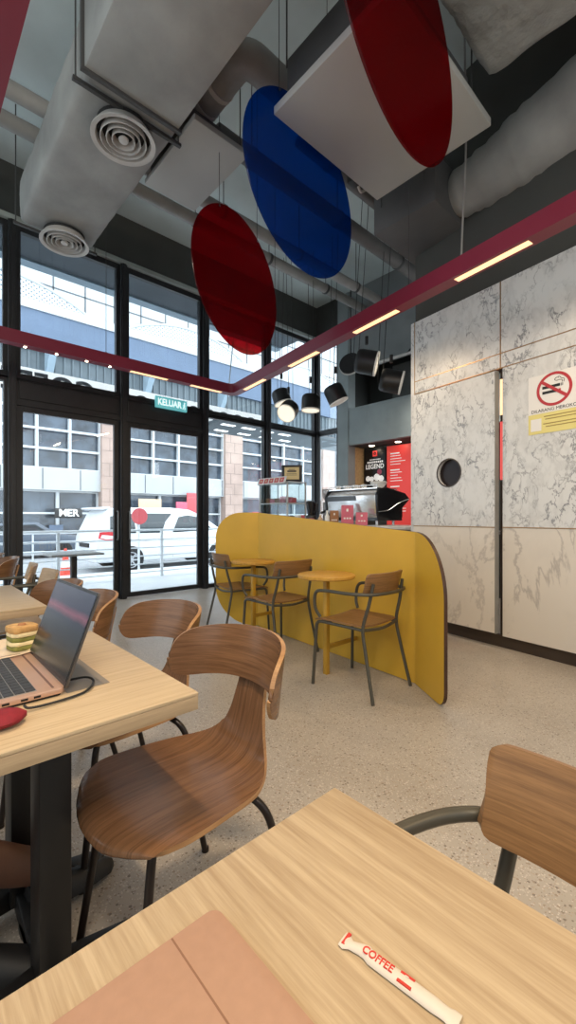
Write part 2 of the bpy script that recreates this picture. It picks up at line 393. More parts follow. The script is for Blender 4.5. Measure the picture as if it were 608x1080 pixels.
def prism(bm, poly, a0, a1, plane='xz', mi=0, bev=0, mtx=None):
    """poly extruded along the third axis from a0 to a1"""
    t = bmesh.new()
    def co(p, a):
        if plane == 'xz': return (p[0], a, p[1])
        if plane == 'yz': return (a, p[0], p[1])
        return (p[0], p[1], a)
    A = [t.verts.new(co(p, a0)) for p in poly]; B = [t.verts.new(co(p, a1)) for p in poly]
    t.faces.new(A); t.faces.new(B[::-1]); n = len(poly)
    for i in range(n): t.faces.new((A[i], A[(i + 1) % n], B[(i + 1) % n], B[i]))
    bmesh.ops.recalc_face_normals(t, faces=t.faces[:])
    if bev:
        ed = [e for e in t.edges if len(e.link_faces) == 2 and e.calc_face_angle(0) > R(35)]
        bmesh.ops.bevel(t, geom=ed, offset=bev, segments=2, affect='EDGES', profile=.5)
    if mtx: bmesh.ops.transform(t, matrix=mtx, verts=t.verts[:])
    merge(bm, t, mi); return bm

def shell(bm, grid, th, mi=0, mi_edge=0):
    """thick sheet from a grid of points [rows][cols]; th pushed both ways along the normals"""
    nr, nc = len(grid), len(grid[0])
    G = [[Vector(p) for p in row] for row in grid]
    N = []
    for i in range(nr):
        row = []
        for j in range(nc):
            du = G[min(i + 1, nr - 1)][j] - G[max(i - 1, 0)][j]; dv = G[i][min(j + 1, nc - 1)] - G[i][max(j - 1, 0)]
            c = du.cross(dv)
            row.append(c.normalized() if c.length > 1e-9 else Vector((0, 0, 1)))
        N.append(row)
    A = [[bm.verts.new(G[i][j] + N[i][j] * th / 2) for j in range(nc)] for i in range(nr)]
    B = [[bm.verts.new(G[i][j] - N[i][j] * th / 2) for j in range(nc)] for i in range(nr)]
    def F(*v, m=mi):
        f = bm.faces.new(v); f.material_index = m
    for i in range(nr - 1):
        for j in range(nc - 1):
            F(A[i][j], A[i][j + 1], A[i + 1][j + 1], A[i + 1][j]); F(B[i][j], B[i + 1][j], B[i + 1][j + 1], B[i][j + 1])
    for i in range(nr - 1):
        F(A[i][0], A[i + 1][0], B[i + 1][0], B[i][0], m=mi_edge); F(A[i][-1], B[i][-1], B[i + 1][-1], A[i + 1][-1], m=mi_edge)
    for j in range(nc - 1):
        F(A[0][j], B[0][j], B[0][j + 1], A[0][j + 1], m=mi_edge); F(A[-1][j], A[-1][j + 1], B[-1][j + 1], B[-1][j], m=mi_edge)
    return bm

def text(name, s, size, m, mtx, parent=None, depth=.002, bold=False, sx=1.0):
    c = bpy.data.curves.new(name, 'FONT'); c.body = s; c.size = size; c.extrude = depth; c.align_x = 'CENTER'; c.align_y = 'CENTER'
    if bold: c.offset = size * .022
    o = bpy.data.objects.new(name, c); COL.objects.link(o)
    dg = bpy.context.evaluated_depsgraph_get(); dg.update()
    me = bpy.data.meshes.new_from_object(o.evaluated_get(dg)); bpy.data.objects.remove(o); bpy.data.curves.remove(c)
    me.transform(mtx @ Matrix.Diagonal((sx, 1, 1, 1))); me.materials.clear(); me.materials.append(m)
    q = bpy.data.objects.new(name, me); COL.objects.link(q)
    if parent: q.parent = parent
    return q

def copy_tree(o, parent=None):
    c = o.copy(); COL.objects.link(c); c.parent = parent
    for ch in list(o.children): copy_tree(ch, c)
    return c

def struct(name, bm, m, parent=None, smooth=False):
    o = link(name, bm, m, parent, smooth)
    if not parent: tag(o, kind='structure')
    return o

def frame_mtx(origin, xaxis, up=(0, 0, 1)):
    """matrix with local x along xaxis, local y along up, local z out of the face"""
    x = Vector(xaxis).normalized(); y = Vector(up).normalized(); z = x.cross(y)
    m = Matrix.Identity(4)
    for i in range(3): m[i][0] = x[i]; m[i][1] = y[i]; m[i][2] = z[i]; m[i][3] = origin[i]
    return m

# ------------------------------------------------------------------ room shell
XL, XR, YB, YW, ZC = -2.2, 7.3, -3.2, 6.19, 5.5
b = NB(); box(b, XL, XR, YB, YW + .12, -.12, 0); struct('floor', b, M['floor'])
b = NB(); box(b, XL - .15, XR + .15, YB - .15, YW + .15, ZC, ZC + .2); struct('ceiling', b, M['ceiling'])
b = NB(); box(b, XL - .15, XL, YB, YW + .1, 0, ZC); struct('wall_left', b, M['greywall'])
b = NB(); box(b, XL - .15, XR, YB - .15, YB, 0, ZC); struct('wall_back', b, M['greywall'])
# wall above the glass front, and the pale ledge under it
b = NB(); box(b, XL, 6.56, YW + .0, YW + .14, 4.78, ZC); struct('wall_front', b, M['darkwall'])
b = NB(); box(b, XL, 6.47, YW - .09, YW - .002, 4.775, 4.84, .012); struct('trim_1', b, M['ledge'])
# mullions (black posts) at the glass front
MX = [-1.62, -.27, 1.07, 2.43, 3.78, 5.13, 6.47]
for i, x in enumerate(MX):
    b = NB(); w = .045
    box(b, x - w, x + w, YW - .08, YW + .10, 0, 4.775, .004)
    box(b, x - w * .55, x + w * .55, YW - .095, YW - .078, 0, 4.775)
    struct('trim_%d' % (i + 2), b, M['black'])
def pane_win(n, x0, x1, z0, z1, t=.045, y=YW, fm='black'):
    b = NB()
    box(b, x0, x1, y - .03, y + .04, z0, z0 + t); box(b, x0, x1, y - .03, y + .04, z1 - t, z1)
    box(b, x0, x0 + t * .6, y - .03, y + .04, z0 + t, z1 - t); box(b, x1 - t * .6, x1, y - .03, y + .04, z0 + t, z1 - t)
    o = struct('window_%d' % n, b, M[fm])
    g = NB(); box(g, x0 + t * .6, x1 - t * .6, y - .002, y + .008, z0 + t, z1 - t); link('glass_pane', g, M['glass'], o, False)
    return o
n = 1
for i in range(6):
    x0 = MX[i] + .045; x1 = MX[i + 1] - .045
    pane_win(n, x0, x1, 2.862, 4.775, .08); n += 1
    if i not in (2, 3): pane_win(n, x0, x1, 0, 2.88, .06); n += 1
    b = NB(); box(b, x0, x1, YW - .05, YW + .06, 2.875, 2.935); struct('trim_%d' % (i + 9), b, M['black'])
# two glass doors with solid panels over them
for k, i in enumerate((2, 3)):
    x0 = MX[i] + .045; x1 = MX[i + 1] - .045
    b = NB(); box(b, x0, x1, YW - .02, YW + .03, 2.58, 2.875)
    box(b, x0, x1, YW - .05, YW - .02, 2.545, 2.60); box(b, x0 + .03, x1 - .03, YW - .034, YW - .02, 2.63, 2.85, .006)
    struct('trim_%d' % (20 + k), b, M['black'])
    b = NB(); s = .075
    box(b, x0 + .004, x0 + s, YW - .025, YW + .025, .01, 2.545, .004); box(b, x1 - s, x1 - .004, YW - .025, YW + .025, .01, 2.545, .004)
    box(b, x0 + s, x1 - s, YW - .025, YW + .025, .01, .075); box(b, x0 + s, x1 - s, YW - .025, YW + .025, 2.475, 2.545)
    d = struct('door_%d' % (k + 1), b, M['black'])
    g = NB(); box(g, x0 + s, x1 - s, YW - .004, YW + .006, .075, 2.475); link('glass_pane', g, M['glass'], d, False)
    hx = x1 - s * .5 if k == 0 else x0 + s * .5
    h = NB(); tube(h, round_path([(hx, YW - .03, .85), (hx, YW - .075, .85), (hx, YW - .075, 1.25), (hx, YW - .03, 1.25)], .02), .010)
    link('door_handle', h, M['greyframe'], d)
# glass return at the corner and the grey column
XF = 6.48
b = NB(); box(b, XF - .03, XF + .05, 5.60, YW - .08, 2.875, 2.935); struct('trim_22', b, M['black'])
def side_win(n, z0, z1):
    b = NB(); t = .05; y0, y1 = 5.60, YW - .085
    box(b, XF - .02, XF + .04, y0, y1, z0, z0 + t); box(b, XF - .02, XF + .04, y0, y1, z1 - t, z1); box(b, XF - .02, XF + .04, y0, y0 + .03, z0 + t, z1 - t)
    o = struct('window_%d' % n, b, M['black'])
    g = NB(); box(g, XF, XF + .01, y0 + .03, y1, z0 + t, z1 - t); link('glass_pane', g, M['glass'], o, False)
side_win(20, 0, 2.875); side_win(21, 2.89, 4.775)
b = NB(); box(b, XF - .02, XF + .20, 5.34, 5.60, 0, ZC); struct('wall_column', b, M['greywall'])
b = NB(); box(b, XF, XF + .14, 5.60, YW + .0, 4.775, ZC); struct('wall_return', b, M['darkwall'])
# kitchen front: fascia, dark void over it, wall to the ceiling
b = NB(); box(b, XF, XF + .10, -1.0, 5.34, 2.55, 3.24); box(b, XF - .012, XF, -1.0, 5.34, 3.215, 3.25)
for y in (4.9, 4.2, 3.5, 2.8): box(b, XF - .002, XF, y - .004, y + .004, 2.55, 3.215)
struct('wall_fascia', b, M['greywall'])
b = NB(); box(b, XF + .10, XR, -1.0, 5.34, 2.55, 2.62); struct('wall_soffit', b, M['darkwall'])
b = NB(); box(b, XF, XF + .14, -1.0, 5.34, 3.98, ZC); struct('wall_right_upper', b, mat('concrete_beam', (.20, .215, .215), .85, noise=(2, .15)))
b = NB(); box(b, XR - .12, XR, YB, 5.5, 3.24, ZC); struct('wall_void', b, M['void'])
b = NB(); box(b, XF + .30, XF + .34, 3.1, 4.55, 3.26, 3.95, .004); box(b, XF + .35, XF + .40, 2.9, 3.1, 3.25, 4.0)
struct('trim_23', b, M['darkwall'])
b = NB(); box(b, 6.99, XR, YB, 5.36, 0, 2.62); struct('wall_right', b, M['darkwall'])
b = NB(); box(b, XF + .20, 7.15, 5.36, 5.44, 0, 2.55); struct('wall_side', b, M['plywall'])
b = NB(); box(b, XF + .10, XR, 5.36, 5.48, 2.56, ZC); struct('wall_side_upper', b, M['void'])
for y in (5.05, 4.46, 3.6):
    t = thing('downlight', 'small round downlight in the kitchen soffit, %s' % {5.05: 'leftmost over the black menu board', 4.46: 'between the black and the red menu board', 3.6: 'over the right edge of the red menu board'}[y], 'light', (6.82, y, 2.549), 0)
    b = NB(); lathe(b, [(0, 0), (.055, 0), (.07, -.004), (.07, .0)], 20); link('trim_ring', b, M['white'], t)
    b = NB(); lathe(b, [(0, -.006), (.05, -.006), (.05, -.001)], 20); link('lens', b, M['ledspot'], t)

# ------------------------------------------------------------------ marble wall (skewed to the glass front)
A0 = Vector((3.97, 1.449, 0)); U = Vector((sin(R(9.45)), cos(R(9.45)), 0)); NRM = Vector((-U.y, U.x, 0))   # towards the room
MW = Matrix(((U.x, NRM.x, 0, A0.x), (U.y, NRM.y, 0, A0.y), (0, 0, 1, 0), (0, 0, 0, 1)))   # local x = along, y = into room, z
def mbox(bm, x0, x1, y0, y1, z0, z1, bev=0, mi=0): return box(bm, x0, x1, y0, y1, z0, z1, bev, mi, MW)
KL = 1.12          # far (left in the picture) end
KR = -4.0
SL0, SL1 = .125, .085    # slit between the leaf and the fixed slabs
b = NB(); mbox(b, KR, SL1 - .02, -.16, -.05, 0, 5.5); mbox(b, 1.0, KL - .02, -.16, -.05, 0, 3.2); mbox(b, SL1 - .02, KL-.02, -.16, -.05, 2.5, 5.5); struct('wall_core', b, M['darkwall'])
b = NB(); mbox(b, KR, SL1, -.05, 0, 1.078, 2.487, .002); mbox(b, KR, .10, -.05, 0, 2.493, 2.617, .002)
mbox(b, KR, .10, -.05, 0, 2.623, 3.26, .002); mbox(b, .108, KL - .055, -.05, 0, 2.623, 3.26, .002); mbox(b, .108, KL - .055, -.05, 0, 2.493, 2.617, .002)
mbox(b, KL - .048, KL, -.10, 0, .11, 3.26, .002)
struct('wall_marble', b, M['marble'])
b = NB(); mbox(b, KR, SL1, -.05, 0, .11, 1.072, .002); struct('wall_marble_low', b, M['marble_low'])
b = NB(); mbox(b, KR, SL1, -.045, .003, 1.071, 1.079); mbox(b, KR, KL - .05, -.045, .003, 2.486, 2.494); mbox(b, KR, KL - .05, -.045, .003, 2.616, 2.624)
mbox(b, .10, .108, -.045, .004, 2.493, 3.26); mbox(b, KL - .056, KL - .048, -.045, .003, .11, 3.26)
struct('trim_24', b, M['gold'])
b = NB(); mbox(b, KR, KL, -.06, -.035, 0, .112); struct('baseboard_right', b, M['kick'])
# the leaf with the porthole
b = NB(); c = (.60, 1.60); rr = .135
def holed(bm, x0, x1, z0, z1, y0, y1, cx, cz, r, seg=32, mi=0, mie=0):
    t = bmesh.new(); pts = [(cx + r * cos(2 * pi * k / seg), cz + r * sin(2 * pi * k / seg)) for k in range(seg)]
    def outp(k):
        a = 2 * pi * k / seg; dx, dz = cos(a), sin(a); s = 1e9
        if dx > 1e-9: s = min(s, (x1 - cx) / dx)
        if dx < -1e-9: s = min(s, (x0 - cx) / dx)
        if dz > 1e-9: s = min(s, (z1 - cz) / dz)
        if dz < -1e-9: s = min(s, (z0 - cz) / dz)
        return (cx + dx * s, cz + dz * s)
    outs = [outp(k) for k in range(seg)]
    corners = [(x1, z1), (x0, z1), (x0, z0), (x1, z0)]
    for y, fl in ((y0, 0), (y1, 1)):
        pass
    vi = {y: [t.verts.new((p[0], y, p[1])) for p in pts] for y in (y0, y1)}
    vo = {y: [t.verts.new((p[0], y, p[1])) for p in outs] for y in (y0, y1)}
    vc = {y: [t.verts.new((p[0], y, p[1])) for p in corners] for y in (y0, y1)}
    for k in range(seg):
        k2 = (k + 1) % seg
        cor = None
        for q, cpt in enumerate(corners):
            a0 = math.atan2(outs[k][1] - cz, outs[k][0] - cx); a1 = math.atan2(outs[k2][1] - cz, outs[k2][0] - cx); ac = math.atan2(cpt[1] - cz, cpt[0] - cx)
            d1 = (ac - a0) % (2 * pi); d2 = (a1 - a0) % (2 * pi)
            if 1e-6 < d1 < d2 - 1e-6: cor = q
        for y in (y0, y1):
            vs = [vi[y][k], vo[y][k]] + ([vc[y][cor]] if cor is not None else []) + [vo[y][k2], vi[y][k2]]
            t.faces.new(vs)
        f = t.faces.new((vi[y0][k], vi[y0][k2], vi[y1][k2], vi[y1][k])); f.material_index = mie
        if cor is None: f = t.faces.new((vo[y0][k], vo[y0][k2], vo[y1][k2], vo[y1][k]))
        else:
            t.faces.new((vo[y0][k], vc[y0][cor], vc[y1][cor], vo[y1][k])); t.faces.new((vc[y0][cor], vo[y0][k2], vo[y1][k2], vc[y1][cor]))
    bmesh.ops.recalc_face_normals(t, faces=t.faces[:])
    me = bpy.data.meshes.new('t'); t.to_mesh(me); t.free(); nf = len(bm.faces); bm.from_mesh(me); bpy.data.meshes.remove(me)
PW = (.125, 1.035)
holed(b, PW[0], PW[1], 1.078, 2.46, .012, .055, c[0], c[1], rr)
bmesh.ops.transform(b, matrix=MW, verts=b.verts[:])
leaf = struct('door_3', b, M['marble'])
b = NB(); mbox(b, PW[0], PW[1], .012, .055, .135, 1.071); link('lower_slab', b, M['marble_low'], leaf, False)
b = NB(); mbox(b, PW[0] - .008, PW[0] + .0, .0, .056, .13, 2.465); link('edge_strip', b, M['marble_edge'], leaf, False)
b = NB(); mbox(b, PW[0], PW[1], .012, .0575, 1.070, 1.0785); link('joint_strip', b, M['gold'], leaf, False)
b = NB(); t = bmesh.new()
lathe(t, [(rr + .006, .0), (rr + .006, .004), (rr - .006, .004), (rr - .006, 0), (rr + .006, 0)], 40); bmesh.ops.transform(t, matrix=MW @ Matrix.Translation((c[0], .056, c[1])) @ Matrix.Rotation(-pi / 2, 4, 'X'), verts=t.verts[:])
merge(b, t); link('porthole_rim', b, M['kick'], leaf)
b = NB(); mbox(b, c[0] - rr - .02, c[0] + rr + .02, .005, .010, c[1] - rr - .02, c[1] + rr + .02); link('porthole_glass', b, mat('dark_porthole_glass', (.016, .010, .010), .35, spec=.25), leaf, False)
# what shows in the slit: warm lamp bar and red panel
b = NB(); mbox(b, SL1, .125, -.045, -.03, 2.08, 2.40)
sl = tag(link('light_bar', b, M['strip'], None, False), 'narrow warm light bar at the top of the slit beside the marble door', 'light')
b = NB(); mbox(b, SL1, .125, -.045, -.03, 1.50, 2.02)
tag(link('panel', b, M['strip_red'], None, False), 'narrow red lit panel seen through the slit beside the marble door', 'panel')
b = NB(); mbox(b, SL1, .125, -.05, -.035, .115, 1.48); mbox(b, SL1, .125, -.05, -.035, 2.02, 2.08); mbox(b, SL1, .125, -.05, -.035, 2.40, 2.487)
struct('trim_25', b, M['kick'])
# no smoking sign
ns = thing('no_smoking_sign', 'white and yellow no smoking sign with red circle stuck on the marble wall', 'sign', (0, 0, 0))
K = -.144
b = NB(); mbox(b, K - .42, K, .0005, .004, 2.015, 2.33); link('sign_face', b, M['signwhite'], ns, False)
b = NB(); mbox(b, K - .42, K, .0005, .004, 1.85, 2.014); link('notice_strip', b, M['signyellow'], ns, False)
def mface(k, z, y=.0045): return MW @ Matrix.Translation((k, y, z)) @ Matrix(((-1, 0, 0, 0), (0, 0, 1, 0), (0, 1, 0, 0), (0, 0, 0, 1)))
FC = mface(-.347, 2.195)
b = NB(); t = bmesh.new(); lathe(t, [(.135, 0), (.135, .002), (.113, .002), (.113, 0), (.135, 0)], 48)
box(t, -.124, .124, -.012, .012, .001, .003, mtx=Matrix.Rotation(R(-38), 4, 'Z'))
bmesh.ops.transform(t, matrix=FC, verts=t.verts[:]); merge(b, t); link('red_circle', b, M['signred'], ns, False)
b = NB(); t = bmesh.new()
for (x0, x1, y0, y1) in ((-.09, .045, .012, .034), (-.09, .030, -.030, -.008), (.052, .056, .012, .034), (.062, .066, .012, .034)): box(t, x0, x1, y0, y1, 0, .0012)
for pts in ([(.06, .04), (.062, .055), (.04, .062), (.02, .06), (.005, .07), (.018, .085), (.036, .08)], [(.072, .04), (.076, .062), (.055, .072), (.045, .085), (.03, .09)]):
    tube(t, smooth_path([(x, y, .0006) for x, y in pts], 4), .0022, 6)
bmesh.ops.transform(t, matrix=FC, verts=t.verts[:]); merge(b, t); link('cigarette_symbol', b, M['signblack'], ns, False)
b = NB(); t = bmesh.new()
box(t, .036, .050, -.030, -.008, 0, .0012); bmesh.ops.transform(t, matrix=FC, verts=t.verts[:]); merge(b, t); link('ember', b, M['signred'], ns, False)
text('sign_text', 'DILARANG MEROKOK', .037, M['signblack'], mface(-.354, 2.037), ns, .0008)
b = NB()
for r_, (z, w0, w1) in enumerate(((1.985, -.29, -.155), (1.962, -.30, -.165), (1.925, -.30, -.15), (1.902, -.28, -.17))):
    mbox(b, K + w0 - .10, K + w1 + .03, .004, .0052, z - .004, z + .004)
link('notice_lines', b, M['signink'], ns, False)
b = NB(); mbox(b, K - .105, K - .02, .004, .005, 1.875, 1.975); link('blank_label', b, M['signwhite'], ns, False)

# ------------------------------------------------------------------ ducts, boxes, pipes under the ceiling
def ductbox(name, x0, x1, y0, y1, z0, z1, m, label, cat='duct', flange=False, bev=.015, tray=0):
    t = thing(name, label, cat, ((x0 + x1) / 2, (y0 + y1) / 2, z0))
    dx, dy, h = (x1 - x0) / 2, (y1 - y0) / 2, z1 - z0
    if tray:
        b = NB(); box(b, -dx, dx, -dy, dy, 0, tray, .006); link('drip_tray', b, m, t)
        b = NB(); box(b, -dx * .86, dx * .9, -dy * .72, dy * .92, tray, h, bev); link('body', b, M['darkbox'], t)
    else:
        b = NB(); box(b, -dx, dx, -dy, dy, 0, h, bev); link('body', b, m, t)
    if flange:
        b = NB()
        for yy in (-dy, dy):
            box(b, -dx - .02, dx + .02, yy - .015, yy + .015, -.02, 0); box(b, -dx - .02, -dx, yy - .015, yy + .015, 0, h); box(b, dx, dx + .02, yy - .015, yy + .015, 0, h)
        link('flange', b, M['rod'], t)
    b = NB()
    for sx in (-1, 1):
        for sy in (-.7, .7):
            tube(b, [(sx * (dx + .012), sy * dy, h * .5), (sx * (dx + .012), sy * dy, ZC - z0)], .006, 6)
    link('hanger_rod', b, M['rod'], t)
    return t
def wrapped(name, x0, x1, y0, y1, z0, z1, m, label, seed=1, amp=.02):
    """insulated duct with a wrinkled skin"""
    t = thing(name, label, 'duct', ((x0 + x1) / 2, (y0 + y1) / 2, z0)); rnd = random.Random(seed)
    dx, dy, h = (x1 - x0) / 2, (y1 - y0) / 2, z1 - z0
    b = NB(); nl = max(6, int((y1 - y0) / .09)); sec = []
    r = .05
    base = []
    for cx_, cz_, a0 in ((dx - r, r, -90), (dx - r, h - r, 0), (-dx + r, h - r, 90), (-dx + r, r, 180)):
        for k in range(3): a = R(a0 + 45 * k); base.append((cx_ + r * cos(a), cz_ + r * sin(a)))
    # add points on the flat sides
    pts = []
    for i in range(len(base)):
        a, c_ = base[i], base[(i + 1) % len(base)]
        L = math.hypot(a[0] - c_[0], a[1] - c_[1]); nseg = max(1, int(L / .1))
        for k in range(nseg): pts.append((a[0] + (c_[0] - a[0]) * k / nseg, a[1] + (c_[1] - a[1]) * k / nseg))
    rings = []
    for i in range(nl + 1):
        y = -dy + 2 * dy * i / nl
        rings.append([b.verts.new((p[0] + rnd.uniform(-amp, amp), y + rnd.uniform(-.01, .01), p[1] + rnd.uniform(-amp, amp))) for p in pts])
    for i in range(nl):
        for k in range(len(pts)): b.faces.new((rings[i][k], rings[i][(k + 1) % len(pts)], rings[i + 1][(k + 1) % len(pts)], rings[i + 1][k]))
    b.faces.new(rings[0]); b.faces.new(rings[-1])
    o = link('body', b, m, t, angle=80)
    s = o.modifiers.new('smooth', 'SUBSURF'); s.levels = 1; s.render_levels = 1
    b = NB()
    for sy in (-.8, .95) if x0 < 2 else (-.8, .1):
        for sx in (-1, 1): tube(b, [(sx * (dx + .03), sy * dy, -.02), (sx * (dx + .03), sy * dy, ZC - z0)], .006, 6)
        box(b, -dx - .05, dx + .05, sy * dy - .015, sy * dy + .015, -.045, -.02)
    link('hanger', b, M['rod'], t)
    return t
wrapped('air_duct', .98, 1.72, 3.03, 5.33, 4.29, 4.75, M['duct'], 'long grey ceiling duct carrying the two round vents near the glass front', 3, .010)
ductbox('air_duct', .92, 1.60, -2.5, 2.98, 4.10, 4.62, M['duct'], 'large flat bottomed grey duct with a dark bar under its near end', flange=True)
t4 = ductbox('ceiling_box', 1.75, 2.28, 3.0, 3.91, 4.30, 4.52, M['box'], 'small pale grey box unit under the ceiling above the small red disc', 'air unit', tray=.05)
ductbox('ceiling_unit', 1.98, 3.20, 1.31, 2.31, 4.0, 4.42, M['box'], 'large pale flat air unit under the ceiling behind the blue and upper red discs', 'air unit', tray=.06)
ductbox('ceiling_box', 3.57, 4.4, 1.95, 2.62, 4.0, 4.45, M['darkbox'], 'dark grey square box above the red ring light near the marble wall', 'air unit')
wrapped('air_duct', 2.35, 3.33, -2.6, 1.42, 4.46, 5.2, M['ductside'], 'broad wrinkled silver wrapped duct beyond the upper red disc', 5, .022)
# flexible duct along the marble wall
t = thing('flexible_duct', 'thick pale flexible duct curving down beside the marble wall', 'duct', (0, 0, 0))
b = NB(); pp = smooth_path([(3.98, -2.4, 4.42), (3.98, -1.0, 4.42), (3.98, .4, 4.40), (4.0, 1.1, 4.35), (4.0, 1.6, 4.27), (3.98, 2.0, 4.23)], 10)
rd = []
rnd = random.Random(9)
for i, p in enumerate(pp):
    f = i / (len(pp) - 1); rd.append((.34 if f < .55 else .34 - (f - .55) / .45 * .16) + rnd.uniform(-.012, .012))
tube(b, pp, .3, 20, radii=rd); link('body', b, M['duct'], t, angle=80)
b = NB(); tube(b, [(4.0, 1.25, 4.05), (4.0, 1.25, ZC)], .006, 6); tube(b, [(4.0, -.6, 4.1), (4.0, -.6, ZC)], .006, 6); link('hanger_rod', b, M['rod'], t)
# round vents
def vent(x, y, z, r, label):
    t = thing('air_vent', label, 'vent', (x, y, z), 0, 'round vents under the long duct')
    b = NB(); lathe(b, [(r * .82, .03), (r * .86, .0), (r, -.006), (r * 1.0, .004), (r * .9, .04), (r * .82, .07), (r * .82, .03)], 40); link('outer_ring', b, M['vent'], t)
    for q in (.66, .48, .31):
        b = NB(); lathe(b, [(r * (q - .02), .05), (r * (q + .035), -.008), (r * (q + .06), -.006), (r * (q + .02), .05), (r * (q - .02), .05)], 40); link('inner_ring', b, M['vent'], t)
    b = NB(); lathe(b, [(0, -.012), (r * .13, -.006), (r * .16, .01), (r * .05, .04), (0, .04)], 24); link('centre_cone', b, M['vent'], t)
    b = NB(); lathe(b, [(0, .055), (r * .82, .055), (r * .82, .10), (0, .10)], 32); link('throat', b, M['ventdark'], t)
    return t
vent(1.36, 3.43, 4.17, .245, 'larger looking round white air vent on the duct, nearer the camera')
vent(1.39, 5.15, 4.17, .245, 'round white air vent at the far end of the duct by the glass front')
# long pipes parallel to the glass front
def pipe(y, z, r, m, label, x0=.0, x1=6.4, name='ceiling_pipe'):
    t = thing(name, label, 'pipe', ((x0 + x1) / 2, y, z)); h = (x1 - x0) / 2
    b = NB(); tube(b, [(-h, 0, 0), (h, 0, 0)], r, 16); link('pipe_run', b, m, t)
    k = -h + .4
    b = NB()
    while k < h:
        tube(b, [(k - .02, 0, 0), (k + .02, 0, 0)], r + .008, 16); tube(b, [(k, 0, r * .5), (k, 0, ZC - z)], .006, 6); k += 1.25
    link('pipe_clamp', b, M['rod'], t)
    return t
pipe(4.95, 5.03, .075, M['pipe'], 'pale ceiling pipe running just inside the glass front, nearest the window')
pipe(4.3, 4.80, .07, M['pipe'], 'second pale ceiling pipe from the glass front')
pipe(3.3, 4.62, .085, M['pipedark'], 'thick dark ceiling pipe seen through the middle of the blue disc', 2.15)
pipe(2.85, 4.62, .055, M['pipedark'], 'thinner dark ceiling pipe seen through the top of the blue disc', 2.75)
# round ducts along y with an elbow
t = thing('round_duct', 'fat round grey duct with an elbow beside the large pale air unit', 'duct', (0, 0, 0))
b = NB(); tube(b, round_path([(1.95, 4.12, 4.66), (1.95, 2.62, 4.66), (2.60, 2.62, 4.66)], .14, 8), .12, 20); link('body', b, M['pipe'], t)
b = NB()
for y in (3.7, 3.15, 2.95): tube(b, [(1.95, y - .02, 4.66), (1.95, y + .02, 4.66)], .127, 20)
link('joint_band', b, M['vent'], t)
t = thing('round_duct', 'slimmer round grey duct tucked against the large flat duct', 'duct', (0, 0, 0))
b = NB(); tube(b, [(1.72, 2.96, 4.66), (1.72, .6, 4.66)], .09, 20); link('body', b, M['pipe'], t)
b = NB()
for y in (2.7, 2.3, 1.9): tube(b, [(1.72, y - .02, 4.66), (1.72, y + .02, 4.66)], .097, 20)
link('joint_band', b, M['ventdark'], t)
# loose cable bundles
b = NB()
for k in range(6):
    x = 1.70 + .02 * k; rnd = random.Random(k)
    tube(b, smooth_path([(x + rnd.uniform(-.03, .03), 3.0 + rnd.uniform(-.05, .1), 4.56 + .09 * q) for q in range(9)], 4), .006, 5)
tag(link('cable_bundle', b, M['cable']), 'tangle of thin black cables between the round ducts under the ceiling', 'cable')
b = NB(); tube(b, smooth_path([(3.42, 1.62, 5.5), (3.42, 1.60, 4.3), (3.44, 1.62, 3.9), (3.37, 1.60, 3.6), (3.33, 1.60, 3.13)], 6), .008, 6)
tag(link('power_cable', b, M['silver']), 'pale cable dropping onto the red ring light', 'cable')

# ------------------------------------------------------------------ red ring light
ring = thing('ring_light', 'large red rectangular ring lamp hanging over the seats', 'light', (2.0, 2.2, 3.0))
def RL(p): return (p[0] - 2.0, p[1] - 2.2)
corn = [(.30, 5.33), (3.78, 5.33), (2.82, -1.1), (.30, -1.1)]
def offs(poly, d):
    out = []; n = len(poly)
    for i in range(n):
        p0 = Vector(poly[i - 1]); p1 = Vector(poly[i]); p2 = Vector(poly[(i + 1) % n])
        a = (p1 - p0).normalized(); c_ = (p2 - p1).normalized(); na = Vector((-a.y, a.x)); nb = Vector((-c_.y, c_.x))
        m_ = (na + nb).normalized(); s = d / max(.3, m_.dot(na)); out.append(tuple(p1 + m_ * s))
    return out
def rcorner(poly, r, n=5):
    out = []; N = len(poly)
    for i in range(N):
        p0 = Vector(poly[i - 1]); p1 = Vector(poly[i]); p2 = Vector(poly[(i + 1) % N])
        s = p1 + (p0 - p1).normalized() * r; e = p1 + (p2 - p1).normalized() * r
        for k in range(n + 1):
            t_ = k / n; out.append(tuple((1 - t_) ** 2 * s + 2 * t_ * (1 - t_) * p1 + t_ * t_ * e))
    return out
pi_ = rcorner(offs(corn, -.06), .10); po_ = rcorner(offs(corn, .06), .16)
b = NB(); n = len(pi_); z0, z1 = 0, .135
V = [[b.verts.new((*RL(p), z)) for p in pl] for pl, z in ((pi_, z0), (po_, z0), (po_, z1), (pi_, z1))]
for q in range(4):
    a = V[q]; c_ = V[(q + 1) % 4]
    for k in range(n): b.faces.new((a[k], a[(k + 1) % n], c_[(k + 1) % n], c_[k]))
link('ring_body', b, M['vring'], ring)
def rstrip(p, d, length, w=.055):
    P = Vector(RL(p)); d = Vector(d).normalized(); ang = math.atan2(d.y, d.x)
    bb = NB(); box(bb, -length / 2, length / 2, -w / 2, w / 2, -.004, .003, mtx=Matrix.Translation((P.x, P.y, 0)) @ Matrix.Rotation(ang, 4, 'Z')); link('light_strip', bb, M['strip'], ring, False)
dB = Vector((3.78 - 2.82, 5.33 + 1.1)).normalized()
for k in range(6):
    s = .62 + 1.15 * k; p = Vector((3.78, 5.33)) - dB * s; rstrip(p, dB, .56)
for x in (2.45, 3.3): rstrip((x, 5.33), (1, 0), .50)
for y in (.75, 3.0, -.4): rstrip((.30, y), (0, 1), .55)
rstrip((1.6, -1.1), (1, 0), .55)
b = NB()
